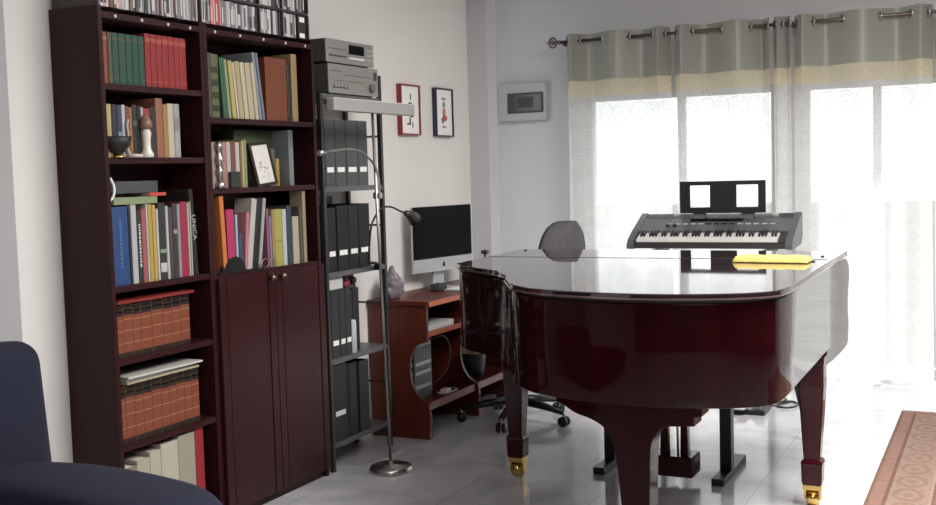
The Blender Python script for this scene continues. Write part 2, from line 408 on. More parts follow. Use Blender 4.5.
def fill_cds(x0, x1, z0, h, tier, cols, rnd):
    x = x0
    while x < x1-.011:
        w = rnd.choice([.0105,.0105,.011,.013,.020]); w = min(w, x1-x)
        c = rnd.choice(cols)
        yy = YF+.012+rnd.random()*.006
        q = MB(); q.box(x, x+w-.0012, yy, yy+.142, z0, z0+h-rnd.random()*.004, simple(CDC[c], .35))
        q.box(x+.0018, x+w-.003, yy-.0006, yy, z0+.012, z0+.10*rnd.uniform(.5,.95), simple(rnd.choice([CDC['white'],CDC['charcoal'],CDC[c],CDC[c]]), .4))
        ob = q.build('cd_case', None, None, loc=(x+w/2, yy+.07, z0))
        tag(ob, '%s-spined compact disc case in the %s' % (c, tier), 'cd', 'compact discs in the ' + tier)
        x += w
rn = random.Random(3)
pal = ['white','white','white','pale grey','pale grey','mid grey','charcoal','cream','pink','brown']
fill_cds(2.948, 3.484, 2.021, .106, 'lower CD tier above the open bookcase', pal, rn)
fill_cds(3.498, 3.555, 2.021, .104, 'lower CD tier right of the tall divider', ['white','cream','mid grey'], rn)
fill_cds(3.555, 3.618, 2.021, .105, 'lower CD tier red block', ['red','red','pink'], rn)
fill_cds(3.618, 3.866, 2.021, .104, 'lower CD tier above the doored bookcase', ['charcoal','mid grey','pale grey','mid grey','white'], rn)
fill_cds(3.878, 4.032, 2.021, .104, 'lower CD tier second bay from the right', ['white','mid grey','white','charcoal','cream'], rn)
fill_cds(4.045, 4.155, 2.021, .104, 'lower CD tier rightmost bay', ['mid grey','white','pale grey','charcoal'], rn)
for i, x in enumerate((4.160,)):
    q = MB(); q.box(x, x+.062, YF+.012, YF+.16, 2.021, 2.125, simple((.03,.022,.02),.4)); q.box(x+.012,x+.05,YF+.0105,YF+.012,2.026,2.046,LABEL); q.box(x+.012,x+.05,YF+.0105,YF+.012,2.095,2.117,LABEL)
    tag(q.build('cassette_box', None, None, loc=(x+.03,YF+.09,2.021)), 'dark box with two white labels at the right end of the CD rack', 'box')
fill_cds(3.498, 3.866, 2.140, .118, 'upper CD tier above the doored bookcase', ['charcoal','mid grey','white','pale grey','mid grey'], rn)
fill_cds(3.878, 4.032, 2.140, .118, 'upper CD tier second bay from the right', ['charcoal','mid grey','pale grey','white'], rn)
fill_cds(4.045, 4.230, 2.140, .118, 'upper CD tier rightmost bay', ['charcoal','mid grey','pale grey','white'], rn)

# ------------------------------------------------------------------ books
def book(x, w, z, h, col, lean=0, depth=.16, yf=2.865, bands=(), marks=None, name='book', coverbright=1):
    """upright book: cover with spine toward the room, page block inset"""
    col = tuple(v*.68 for v in col); c = simple(col, .5); q = MB(); w2 = w-.0015; t = min(.003, w2*.2)  # cover colours darkened to stand for the dimmer light on the shelves
    q.prism([(0,.002),(w2*.12,0),(w2*.88,0),(w2,.002),(w2,depth),(w2-t,depth),(w2-t,.006),(t,.006),(t,depth),(0,depth)], 'z', 0, h, c)
    q.box(t, w2-t, .006, depth-.003, .003, h-.003, PAGES)
    for (a, b, bc) in bands: q.box(w2*.04, w2*.96, -.0006, .001, h*a, h*b, simple(tuple(v*.72 for v in bc), .45))
    if marks:
        rnd = random.Random(int(x*1e4)); zz = h*.22
        while zz < h*.82:
            l = rnd.uniform(.005,.013); hwm = min(w2*.18,.005); q.box(w2/2-hwm, w2/2+hwm, -.0009, 0, zz, zz+l, simple(marks, .5)); zz += l+.004
    a = R(lean); M = Matrix.Identity(4)
    if lean > 0: M = Matrix.Translation((w2,0,0)) @ Matrix.Rotation(a,4,'Y') @ Matrix.Translation((-w2,0,0))
    elif lean < 0: M = Matrix.Rotation(a,4,'Y')
    bmesh.ops.transform(q.bm, matrix=Matrix.Translation((x,yf,z)) @ M, verts=q.bm.verts)
    return q.build(name, None, None, loc=(x+w2/2, yf+depth/2, z))
def flat_book(x0, x1, y0, y1, z, h, col, rot=0, name='book'):
    c = simple(col, .5); q = MB(); t = min(.003,h*.2)
    q.box(x0,x1,y0,y1,z,z+t,c); q.box(x0,x1,y0,y1,z+h-t,z+h,c); q.box(x0,x1,y0,y0+.003,z+t,z+h-t,c); q.box(x0+.003,x1-.003,y0+.003,y1-.003,z+t,z+h-t,PAGES)
    cx_, cy_ = (x0+x1)/2, (y0+y1)/2
    bmesh.ops.transform(q.bm, matrix=Matrix.Translation((cx_,cy_,0)) @ Matrix.Rotation(R(rot),4,'Z') @ Matrix.Translation((-cx_,-cy_,0)), verts=q.bm.verts)
    return q.build(name, None, None, loc=(cx_,cy_,z))
W_=(.62,.60,.56)
def shelf_row(rows, z, where, group):
    """rows: (x0, x1, height, colour, look, options)"""
    for i, r in enumerate(rows):
        x0, x1, h, c, look = r[:5]; opt = r[5] if len(r) > 5 else {}
        ob = book(x0, x1-x0, z, h, c, **opt)
        tag(ob, '%s, %s from left, %s' % (look, ORD[i], where), 'book', group)
# top shelf, open bookcase
g = (.018,.085,.050); r_ = (.36,.020,.022)
rows = [(2.945,2.987,.182,(.33,.070,.030),'rust-orange clothbound volume',{'bands':[(.85,.9,(.5,.2,.1))]}),
        (2.989,3.009,.182,(.10,.11,.06),'olive-edged green volume')]
for a, b in ((3.010,3.042),(3.043,3.078),(3.079,3.111),(3.112,3.143),(3.144,3.174)):
    rows.append((a,b,.183,g,'dark green clothbound volume',{'bands':[(.86,.9,(.10,.10,.05)),(.10,.12,(.04,.13,.08))]}))
for a, b in ((3.177,3.207),(3.208,3.239),(3.240,3.271),(3.272,3.305),(3.306,3.337),(3.338,3.368),(3.369,3.405)):
    rows.append((a,b,.196,r_,'bright red clothbound volume',{'bands':[(.84,.92,(.52,.10,.07)),(.1,.115,(.5,.1,.07))]}))
shelf_row(rows, 1.75, 'top shelf of the open bookcase', 'clothbound volumes on the top shelf')
# second shelf
rows = [(2.948,2.962,.175,(.30,.23,.06),'ochre paperback'),(2.963,2.990,.190,(.55,.48,.22),'pale yellow paperback'),
 (2.991,3.016,.190,(.03,.035,.055),'navy-black hardback'),(3.017,3.040,.185,(.045,.06,.10),'dark blue hardback',{'bands':[(.3,.5,(.3,.35,.45))]}),
 (3.041,3.059,.190,(.58,.62,.70),'white and blue paperback'),(3.060,3.075,.186,(.28,.10,.04),'brown paperback'),(3.076,3.094,.182,(.42,.17,.07),'tan-orange paperback'),
 (3.095,3.118,.192,(.03,.035,.03),'black hardback',{'bands':[(.6,.7,(.1,.14,.1))]}),(3.119,3.138,.190,(.02,.02,.02),'plain black hardback'),
 (3.139,3.153,.185,(.55,.52,.50),'white slim book'),(3.154,3.188,.182,(.42,.05,.06),'crimson paperback',{'bands':[(.5,.75,(.6,.15,.15))]}),
 (3.189,3.218,.188,(.035,.025,.03),'black fat paperback'),(3.219,3.258,.222,(.36,.15,.085),'terracotta tall book'),(3.259,3.283,.200,(.48,.25,.09),'orange-tan book'),
 (3.284,3.318,.205,(.64,.58,.43),'cream thick book'),(3.319,3.352,.205,(.45,.43,.44),'pale grey patterned book',{'bands':[(.5,.75,(.3,.28,.3))]})]
shelf_row(rows, 1.488, 'second shelf of the open bookcase', 'books on the second shelf')
# third shelf
rows = [(2.949,2.963,.275,(.42,.20,.22),'dusty pink slim book'),(2.964,3.046,.285,(.022,.075,.23),'thick royal blue book',{'marks':(.07,.14,.32)}),
 (3.047,3.060,.28,(.03,.03,.035),'black slim book'),(3.061,3.090,.290,(.55,.56,.58),'silvery white book'),
 (3.091,3.113,.268,(.03,.03,.03),'black book with white spine lettering',{'marks':(.6,.6,.58)}),(3.114,3.138,.272,(.42,.12,.13),'rose red book'),
 (3.139,3.149,.290,(.62,.58,.52),'white slim booklet'),(3.150,3.172,.288,(.55,.38,.08),'mustard yellow book'),(3.173,3.192,.285,(.60,.42,.12),'golden yellow book'),
 (3.193,3.205,.270,(.66,.64,.60),'off-white slim book'),(3.206,3.244,.290,(.035,.04,.035),'black book with green lettering',{'bands':[(.35,.4,(.25,.4,.28)),(.1,.22,(.6,.6,.58))]}),
 (3.245,3.260,.278,(.60,.58,.58),'light grey slim book'),(3.261,3.283,.272,(.08,.065,.07),'charcoal book'),(3.284,3.309,.285,(.06,.045,.055),'dark plum book',{'bands':[(.6,.65,(.4,.35,.35))]}),
 (3.310,3.328,.283,(.34,.32,.36),'grey-lilac book'),(3.329,3.367,.290,(.40,.025,.065),'deep crimson book'),(3.368,3.380,.285,(.5,.48,.44),'grey slim book'),
 (3.381,3.392,.290,(.48,.42,.32),'beige slim book')]
shelf_row(rows, 1.027, 'third shelf of the open bookcase', 'books on the third shelf')
ob = book(3.400, .024, 1.027, .338, (.018,.016,.014), lean=-3, depth=.17)
tag(ob, 'tall black book with white spine lettering leaning at the right end of the third shelf', 'book', 'books on the third shelf')
def text(body, size, M, m, parent, name='lettering', ext=.0004):
    cu = bpy.data.curves.new(name, 'FONT'); cu.body = body; cu.size = size; cu.extrude = ext; cu.align_x = 'CENTER'; cu.align_y = 'CENTER'
    t = bpy.data.objects.new(name, cu); COL.objects.link(t)
    me = bpy.data.meshes.new_from_object(t); bpy.data.objects.remove(t)
    me.materials.append(m); o2 = bpy.data.objects.new(name, me); COL.objects.link(o2)
    me.transform(Matrix.Translation(-Vector(parent['_o'])) @ M); o2.parent = parent
    return o2
text('UNICA', .032, Matrix.Translation((3.403,2.8638,1.215)) @ Matrix.Rotation(R(-3),4,'Y') @ Matrix.Rotation(R(90),4,'X') @ Matrix.Rotation(R(-90),4,'Z'), simple((.38,.37,.35)), ob)
tag(flat_book(2.975,3.20,2.862,3.01,1.3185,.026,(.20,.25,.13)), 'pale green book lying flat across the third shelf books', 'book')
tag(flat_book(3.155,3.245,2.858,2.99,1.3455,.012,(.50,.06,.04)), 'red slim booklet lying flat on the pale green book', 'book')
tag(flat_book(2.99,3.22,2.875,3.02,1.3585,.044,(.05,.055,.06)), 'slate grey book lying flat, topmost of the third shelf pile', 'book')
q = MB(); q.tube(catmull([(2.949,2.858,1.33),(2.966,2.853,1.352),(2.969,2.852,1.385),(2.955,2.855,1.415)],5), .005, WHITE, 8); 
tag(q.build('curved_hook', None, None, loc=(2.96,2.855,1.33)), 'small white curved hook at the left of the flat books', 'hook')
# encyclopedias
EN = (.27,.068,.030)
def volumes(bounds, z, h, n_lab, grp, look):
    for i in range(len(bounds)-1):
        a, b = bounds[i], bounds[i+1]
        ob = book(a, b-a, z, h+(.004 if i%3 == 1 else 0), EN, depth=.17,
                  bands=[(.80,1.0,(.020,.014,.010)),(0,.10,(.020,.014,.010)),(.87,.89,(.45,.33,.12)),(.955,.97,(.40,.30,.12)),(.71,.722,(.50,.30,.15)),(.50,.512,(.50,.30,.15)),(.27,.282,(.50,.30,.15))])
        tag(ob, '%s, %s from left on the %s' % (look, ORD[i], n_lab), 'book', grp)
volumes([2.951,2.997,3.044,3.087,3.145,3.206,3.256,3.305,3.357], .763, .192, 'fourth shelf', 'orange-brown set on the fourth shelf', 'orange-brown leather encyclopedia with black caps')
volumes([2.951,2.988,3.035,3.079,3.125,3.175,3.219,3.261,3.305,3.349,3.392], .449, .210, 'fifth shelf', 'orange-brown set on the fifth shelf', 'orange-brown leather encyclopedia with dark caps')
tag(flat_book(2.965,3.375,2.855,3.0,.9615,.010,(.20,.020,.018)), 'thin dark red book lying on the fourth shelf volumes', 'book')
tag(flat_book(2.99,3.385,2.856,3.02,.6655,.008,(.34,.30,.20)), 'beige magazine lying on the fifth shelf volumes, lower one', 'magazine')
tag(flat_book(2.99,3.35,2.86,3.02,.675,.008,(.16,.15,.12)), 'brown-grey magazine in the middle of the fifth shelf pile', 'magazine')
tag(flat_book(3.0,3.40,2.852,3.0,.6845,.007,(.52,.52,.48),rot=-1.5), 'white magazine topmost on the fifth shelf pile', 'magazine')
rows = [(2.952,3.030,.30,(.30,.27,.22),'brown-grey binder'),(3.031,3.098,.315,(.52,.48,.38),'cream binder',{'bands':[(.5,.8,(.62,.60,.52))]}),(3.099,3.158,.33,(.56,.52,.42),'ivory binder'),
 (3.159,3.255,.345,(.58,.55,.45),'broad ivory binder'),(3.256,3.352,.355,(.42,.38,.30),'taupe binder'),(3.353,3.405,.365,(.36,.022,.035),'dark red binder')]
shelf_row(rows, .06, 'bottom shelf of the open bookcase', 'binders on the bottom shelf')
# right bookcase top shelf: magazines and scores
rows = [(3.515,3.551,.258,(.10,.10,.085),'grey-black patterned magazine file'),(3.553,3.598,.255,(.14,.15,.07),'olive patterned score',{'bands':[(.1,.2,(.04,.05,.02)),(.3,.4,(.04,.05,.02)),(.5,.6,(.04,.05,.02)),(.7,.8,(.04,.05,.02))]}),
 (3.622,3.652,.245,(.045,.14,.07),'green score',{'lean':-4}),(3.654,3.672,.24,(.35,.42,.25),'pale green slim score',{'lean':-5}),
 (3.680,3.706,.237,(.58,.47,.16),'yellow score',{'lean':-5}),(3.710,3.724,.232,(.70,.66,.52),'ivory slim score',{'lean':-6}),(3.728,3.758,.238,(.55,.44,.26),'straw-coloured score',{'lean':-6}),
 (3.762,3.790,.236,(.66,.60,.44),'cream score',{'lean':-6}),(3.794,3.830,.236,(.60,.52,.36),'buff score',{'lean':-6}),(3.834,3.858,.240,(.62,.56,.42),'light buff score',{'lean':-6}),
 (3.862,3.880,.285,(.32,.34,.38),'grey-blue tall folder',{'lean':-8}),(3.884,3.902,.285,(.20,.24,.33),'slate-blue tall folder',{'lean':-8}),
 (3.912,4.068,.272,(.22,.060,.024),'very broad brown portfolio',{'depth':.14}),(4.072,4.100,.25,(.035,.022,.02),'black-brown folder',{'depth':.14}),(4.106,4.150,.300,(.38,.27,.13),'tan tall folder',{'depth':.14})]
shelf_row(rows, 1.648, 'top shelf of the doored bookcase', 'scores on the top shelf')
# right second shelf
rows = [(3.512,3.530,.180,(.34,.13,.11),'reddish slim paperback'),(3.531,3.562,.186,(.42,.32,.28),'pinkish grey book'),(3.563,3.598,.185,(.32,.14,.12),'russet book'),(3.599,3.626,.187,(.46,.24,.20),'salmon book'),
 (3.627,3.654,.188,(.58,.50,.46),'pale pink book'),(3.655,3.684,.190,(.20,.08,.07),'maroon book'),(3.685,3.712,.187,(.62,.55,.48),'ivory book'),(3.713,3.726,.19,(.30,.14,.10),'brown slim book'),
 (3.727,3.742,.195,(.50,.50,.20),'yellow-green slim book'),(3.743,3.76,.2,(.30,.32,.18),'sage slim book')]
shelf_row(rows, 1.364, 'second shelf of the doored bookcase', 'books on the middle shelf')
q = MB(); q.box(3.80,4.06,2.96,3.05,1.364,1.610, simple((.055,.075,.030)), .003); tag(q.build('storage_box', None, None, loc=(3.92,3.0,1.364)), 'olive green storage box behind the small picture frame', 'box')
ob = book(4.063,.036,1.364,.245,(.22,.25,.26),depth=.15); tag(ob, 'grey-blue folder upright behind the framed photo', 'book')
ob = book(3.975,.040,1.364,.165,(.16,.15,.15),depth=.04,yf=2.905); tag(ob, 'dark grey small book beside the framed photo', 'book')
ob = book(4.018,.028,1.364,.12,(.50,.32,.05),depth=.04,yf=2.905); tag(ob, 'amber yellow small book beside the framed photo', 'book')
# right third shelf
rows = [(3.580,3.607,.318,(.70,.22,.06),'tall orange book',{'lean':-2.5,'depth':.10}),(3.612,3.660,.262,(.52,.035,.14),'bright magenta book',{'lean':-1}),(3.664,3.680,.24,(.42,.48,.60),'pale blue slim book'),
 (3.684,3.712,.16,(.06,.07,.09),'short dark grey book'),(3.716,3.738,.245,(.58,.22,.26),'pink book',{'lean':6,'depth':.10}),(3.730,3.766,.303,(.60,.57,.52),'tall pale grey leaning book',{'lean':10,'depth':.09}),
 (3.769,3.806,.303,(.012,.012,.013),'tall black leaning book',{'lean':10,'depth':.09}),(3.809,3.830,.303,(.45,.44,.42),'tall mid grey leaning book',{'lean':10,'depth':.09}),
 (3.878,3.893,.255,(.34,.12,.20),'plum slim book'),(3.897,3.912,.22,(.28,.24,.34),'violet slim book'),(3.916,3.934,.248,(.42,.30,.16),'tan slim book'),
 (3.936,3.992,.250,(.46,.42,.10),'olive-yellow broad book',{'bands':[(.42,.46,(.3,.27,.05))]}),(3.994,4.024,.248,(.58,.60,.64),'white-blue book'),(4.027,4.064,.262,(.045,.055,.085),'navy book'),
 (4.070,4.118,.212,(.52,.47,.34),'cream broad book'),(4.122,4.146,.255,(.10,.085,.06),'dark brown book'),(4.152,4.178,.325,(.36,.31,.20),'tall khaki book',{'depth':.07})]
shelf_row(rows, 1.013, 'third shelf of the doored bookcase', 'books above the doors')

# ------------------------------------------------------------------ ornaments
yo = 2.85
# black bowl on second shelf of open bookcase
o = thing('bowl', 'dark bowl on a gold foot in front of the second shelf books', 'bowl', (3.003,2.858,1.488))
q = MB(); q.lathe([(.006,.012),(.030,.018),(.054,.045),(.060,.075),(.056,.075),(.048,.045),(.001,.03)],3.003,2.868,simple((.012,.010,.010),.25),20,z0=1.488); q.build('cup', None, o)
q = MB(); q.lathe([(.028,0),(.028,.004),(.008,.012),(.008,.016)],3.003,2.858,BRASS,20,z0=1.488); q.build('foot', None, o)
o = thing('swan_ornament', 'pale ornament with a curved neck beside the dark bowl', 'ornament', (3.085,2.858,1.488))
q = MB(); q.lathe([(.030,0),(.034,.006),(.030,.012),(.005,.014)],3.085,2.858,simple((.55,.50,.46)),18,z0=1.488); q.build('base', None, o)
q = MB(); q.tube(catmull([(3.062,2.858,1.498),(3.050,2.858,1.53),(3.060,2.858,1.565),(3.056,2.858,1.60),(3.062,2.858,1.625)],5),[.007]*6+[.005]*15, simple((.42,.38,.32)),8); q.build('neck', None, o)
o = thing('figurine', 'brown-capped white porcelain figurine on the second shelf', 'ornament', (3.148,2.853,1.488))
q = MB(); q.lathe([(.024,0),(.025,.012),(.016,.03),(.014,.06),(.019,.09),(.014,.10),(.012,.104)],3.148,2.853,simple((.66,.62,.56),.25),20,z0=1.488); q.build('body', None, o)
q = MB(); q.lathe([(.013,.103),(.022,.11),(.024,.122),(.019,.138),(.009,.150),(.005,.158),(.001,.162)],3.148,2.853,simple((.22,.13,.08),.35),20,z0=1.488); q.build('cap', None, o)
o = thing('trophy', 'slender silver trophy figure on the middle shelf of the doored bookcase', 'trophy', (3.562,2.862,1.364))
q = MB(); q.lathe([(.020,0),(.022,.008),(.018,.02),(.014,.028)],3.562,2.853,CHROME,16,z0=1.364); q.build('base', None, o)
q = MB(); q.lathe([(.006,.028),(.008,.05),(.016,.062),(.012,.078),(.006,.085),(.014,.10),(.017,.12),(.008,.135),(.006,.15),(.014,.158),(.017,.17),(.010,.186),(.001,.192)],3.562,2.853,CHROME,16,z0=1.364); q.build('figure', None, o)
# dark green little box
q = MB(); q.box(3.628,3.690,2.849,2.863,1.364,1.430, simple((.010,.022,.018),.3), .003); tag(q.build('trinket_box', None, None, loc=(3.66,2.856,1.364)), 'small black-green box in front of the middle shelf books', 'box')
# photo frame, leaning back
def tilt_frame():
    o = thing('photo_frame', 'dark photo frame with a pale sketch, leaning on the middle shelf', 'photo frame', (3.885,2.862,1.364))
    M = Matrix.Translation((3.885,2.853,1.3685)) @ Matrix.Rotation(R(-10),4,'X') @ Matrix.Rotation(R(-5),4,'Y')
    w, h = .075, .190; fm = simple((.016,.011,.011),.35)
    q = MB()
    for b in ((-w,-w+.018,0,h),(w-.012,w,0,h),(-w+.018,w-.012,0,.012),(-w+.018,w-.012,h-.012,h)): q.box(b[0],b[1],0,.012,b[2],b[3],fm,M=M)
    q.build('frame', None, o)
    q = MB(); q.box(-w+.018,w-.012,.006,.009,.012,h-.012,simple((.62,.60,.56),.6),M=M); p = q.build('picture', None, o)
    q = MB(); rnd = random.Random(5); gm = simple((.25,.21,.18),.7)
    for i in range(16):
        cx_, cz = rnd.uniform(-.028,.026), rnd.gauss(.075,.022)
        q.prism([(cx_,cz),(cx_+rnd.uniform(.008,.018),cz+rnd.uniform(-.004,.012)),(cx_+.004,cz+.007)],'y',.005,.006,gm,M=M)
    q.build('sketch', None, p)
tilt_frame()
o = thing('cap', 'round black cap lying above the left cabinet door', 'cap', (3.65,2.87,1.013))
q = MB(); q.sphere((3.65,2.875,1.013),.078,None,(1.05,.30,.95),20)
bmesh.ops.delete(q.bm, geom=[v for v in q.bm.verts if v.co.z < 1.0125], context='VERTS'); q.build('crown', simple((.003,.003,.004),.95), o)
q = MB(); q.prism(ellipse(3.665,2.872,.120,.028,20),'z',1.0135,1.020,simple((.003,.003,.004),.96)); q.build('brim', None, o)
o = thing('eyeglasses', 'wire spectacles lying above the right cabinet door', 'glasses', (3.87,2.855,1.013))
GW = mat('glasses_wire', (.35,.28,.2), .3, .8)
for x in (3.84,3.895):
    q = MB(); q.tube([(x+.022*math.cos(a),2.853,1.036+.019*math.sin(a)) for a in [2*PI*i/16 for i in range(16)]],.0022,GW,6,closed=True); q.build('rim', None, o)
q = MB(); q.tube([(3.862,2.853,1.038),(3.8675,2.850,1.043),(3.873,2.853,1.038)],.002,GW,6); q.build('bridge', None, o)
for x, d in ((3.818,-.004),(3.917,.006)):
    q = MB(); q.tube([(x,2.853,1.04),(x+d,2.858,1.036),(x+d*2,2.862,1.015)],.002,GW,6); q.build('temple', None, o)

# ------------------------------------------------------------------ black metal rack
o = thing('metal_rack', 'narrow black metal shelving rack between the bookcase and the desk', 'rack', (4.58,2.95,0))
RK = mat('rack_metal', (.022,.022,.024), .38); RS = mat('rack_shelf_grey', (.09,.09,.095), .4)
X0, X1, Y0, Y1 = 4.300, 4.838, YF, 3.05
for x, y, h in ((X0,Y0,1.785),(X0,Y1,1.785),(X1,Y0,1.90),(X1,Y1,1.82)):
    B(x,x+.022,y,y+.022,0,h,RK,.002).build('post', None, o)
for z in (1.785,1.35,.946,.535,.135):
    q = MB(); q.box(X0+.022,X1,Y0+.002,Y1+.02,z-.006,z,RS); q.box(X0+.022,X1,Y0+.001,Y0+.008,z-.024,z-.006,RS); q.box(X0+.022,X1,Y1+.012,Y1+.02,z-.024,z-.006,RS)
    q.build('shelf', None, o)
for z in (1.60,1.15,.75,.34,1.35): B(X1+.008,X1+.014,Y0+.022,Y1,z-.01,z,RK).build('side_bar', None, o)
B(X0+.022,X1,Y1+.008,Y1+.014,1.60,1.612,RK).build('back_bar', None, o)
# hi-fi
def hifi(name, label, x0, x1, y0, z0, z1, knobs):
    o = thing(name, label, 'stereo', ((x0+x1)/2, y0+.1, z0))
    B(x0,x1,y0+.008,3.045,z0+.008,z1,STEREOSIDE,.003).build('case', None, o)
    p = B(x0-.002,x1+.002,y0,y0+.008,z0+.006,z1+.001,STEREO,.002).build('front_panel', None, o)
    for xx in (x0+.03,x1-.05):
        for yy in (y0+.02, 3.0): B(xx,xx+.02,yy,yy+.02,z0,z0+.008,BLKPL).build('foot', None, o)
    return o, p
o, p = hifi('amplifier', 'silver stereo amplifier with a row of small knobs, on the rack', 4.385, 4.832, 2.85, 1.785, 1.928, 0)
y = 2.85
q = MB(); q.box(4.40,4.50,y-.001,y,1.895,1.898,GREYPL); q.box(4.52,4.76,y-.001,y,1.880,1.883,GREYPL); q.build('seam', None, p)
for x in (4.425,4.452,4.480,4.508,4.536):
    q = MB(); q.lathe([(.008,0),(.008,.012),(.006,.014)],0,0,None,12,M=Matrix.Translation((x,y,1.825)) @ Matrix.Rotation(R(90),4,'X')); q.build('knob', CHROME, p)
q = MB(); q.lathe([(.022,0),(.021,.016),(.018,.018)],0,0,None,20,M=Matrix.Translation((4.765,y,1.83)) @ Matrix.Rotation(R(90),4,'X')); q.build('volume_knob', mat('knob_grey',(.20,.19,.18),.35,.5), p)
q = MB(); q.box(4.41,4.70,y-.001,y,1.851,1.853,GREYPL); q.box(4.79,4.82,y-.001,y,1.87,1.91,GREYPL); q.build('line', None, p)
o, p = hifi('tuner', 'silver radio tuner with a dark display, stacked on the amplifier', 4.380, 4.805, 2.855, 1.930, 2.045, 0)
y = 2.855
B(4.575,4.715,y-.001,y,1.985,2.030,SCREEN).build('display', None, p)
for x in range(4): B(4.40+x*.04,4.43+x*.04,y-.003,y,1.965,1.972).build('button', GREYPL, p)
for x in range(6): B(4.575+x*.024,4.593+x*.024,y-.003,y,1.962,1.970).build('button', LABEL, p)
for x in range(3):
    for z in range(3): B(4.735+x*.022,4.752+x*.022,y-.003,y,1.962+z*.024,1.972+z*.024).build('button', mat('button_grey',(.4,.39,.37),.4), p)
B(4.40,4.555,y-.001,y,2.0,2.003).build('tray_line', GREYPL, p)
# magazine files with white labels
def file_box(x0, x1, z, h, c, label, grp, lab=True, lean=0, depth=.18, yf=2.860, lz=.05, name='box_file'):
    o = thing(name, label, 'file', ((x0+x1)/2, yf+depth/2, z), grp)
    cm = simple(c,.55)
    q = MB(); t = .003
    q.box(x0,x1-.002,yf,yf+t,z,z+h,cm); q.box(x0,x1-.002,yf+depth-t,yf+depth,z,z+h,cm); q.box(x0,x0+t,yf+t,yf+depth-t,z,z+h,cm); q.box(x1-.002-t,x1-.002,yf+t,yf+depth-t,z,z+h,cm); q.box(x0+t,x1-.002-t,yf+t,yf+depth-t,z,z+h-.012,cm)
    q.build('body', None, o)
    if lab: B(x0+(x1-x0)*.15,x0+(x1-x0)*.82,yf-.0012,yf,z+lz,z+lz+.024,LABEL).build('white_label', None, o)
    return o
G1 = (.060,.062,.064)
for i, (a, b) in enumerate(((4.324,4.340),(4.345,4.428),(4.431,4.525),(4.529,4.634),(4.637,4.727))):
    file_box(a,b,1.35,.318,G1,'%s grey magazine file from the left on the upper rack shelf' % ORD[i], 'grey files on the upper rack shelf', lz=.068)
for i, (a, b, h) in enumerate(((4.340,4.414,.305),(4.424,4.525,.312),(4.527,4.616,.312),(4.620,4.722,.315))):
    file_box(a,b,.946,h,(.005,.005,.006),'%s black magazine file from the left on the middle rack shelf' % ORD[i], 'black files on the middle rack shelf', lz=.075)
q = MB(); q.box(4.33,4.66,3.045-.01,3.047+.001,.946,1.30,simple((.045,.047,.05)),.0); 
tag(q.build('clipboard', None, None, loc=(4.5,3.04,.946)), 'dark grey flat board standing behind the black files', 'board')
for i, (a, b) in enumerate(((4.345,4.415),(4.417,4.470),(4.472,4.522))):
    file_box(a,b,.535,.325,(.022,.024,.026),'%s charcoal file from the left on the lower rack shelf' % ORD[i], 'charcoal files on the lower rack shelf', lz=.06, depth=.17)
q = MB(); q.box(4.525,4.600,2.90,3.03,.535,.84,simple((.010,.010,.012),.5),.003); q.box(4.602,4.66,2.90,3.03,.535,.845,simple((.010,.010,.012),.5),.003)
q2 = q; tag(q2.build('case', None, None, loc=(4.59,2.96,.535)), 'black upright case behind the white tube on the rack', 'case')
o = thing('spray_can', 'pale grey cylindrical tube standing on the lower rack shelf', 'can', (4.548,2.872,.535))
q = MB(); q.lathe([(.020,0),(.021,.004),(.021,.150),(.018,.155)],4.548,2.875,simple((.42,.45,.46),.4),20,z0=.535); q.build('body', None, o)
q = MB(); q.lathe([(.018,.155),(.018,.160),(.001,.162)],4.548,2.875,simple((.6,.6,.6),.4),20,z0=.535); q.build('lid', None, o)
o = B(4.345,4.47,2.87,2.99,.8615,.925,simple((.50,.50,.51),.5)).build('paper_stack', None, None, loc=(4.4,2.93,.8615)); tag(o, 'white paper block lying on the charcoal files', 'paper')
q = MB(); rnd = random.Random(9)
for i in range(10): q.sphere((4.60+rnd.uniform(-.05,.05),2.93+rnd.uniform(-.02,.02),.865+rnd.uniform(0,.05)),.016,simple(rnd.choice([(.35,.03,.08),(.02,.02,.02),(.3,.2,.22),(.04,.06,.04)]),.5),seg=8)
q.box(4.55,4.65,2.91,2.97,.847,.862,simple((.03,.03,.03)))
tag(q.build('dried_flowers', None, None, loc=(4.6,2.93,.847)), 'small dark red and pink trimmings on top of the black case', 'ornament')
for i, (a, b, h, l) in enumerate(((4.335,4.462,.365,True),(4.466,4.478,.36,False),(4.482,4.553,.355,False),(4.573,4.665,.35,False))):
    file_box(a,b,.135,h,(.014,.015,.017),'%s black file from the left on the lowest rack shelf' % ORD[i], 'black files on the lowest rack shelf', lab=l, lz=.12)
o = B(4.36,4.46,2.865,3.0,.503,.5105,simple((.5,.5,.5),.6)).build('paper_stack', None, None, loc=(4.41,2.93,.503)); tag(o, 'white sheets on the lowest shelf files', 'paper')
tag(B(4.43,4.78,2.74,2.96,.0,.012,simple((.42,.42,.43),.6)).build('folder', None, None, loc=(4.6,2.85,0)), 'light grey folder lying on the floor under the rack', 'folder')

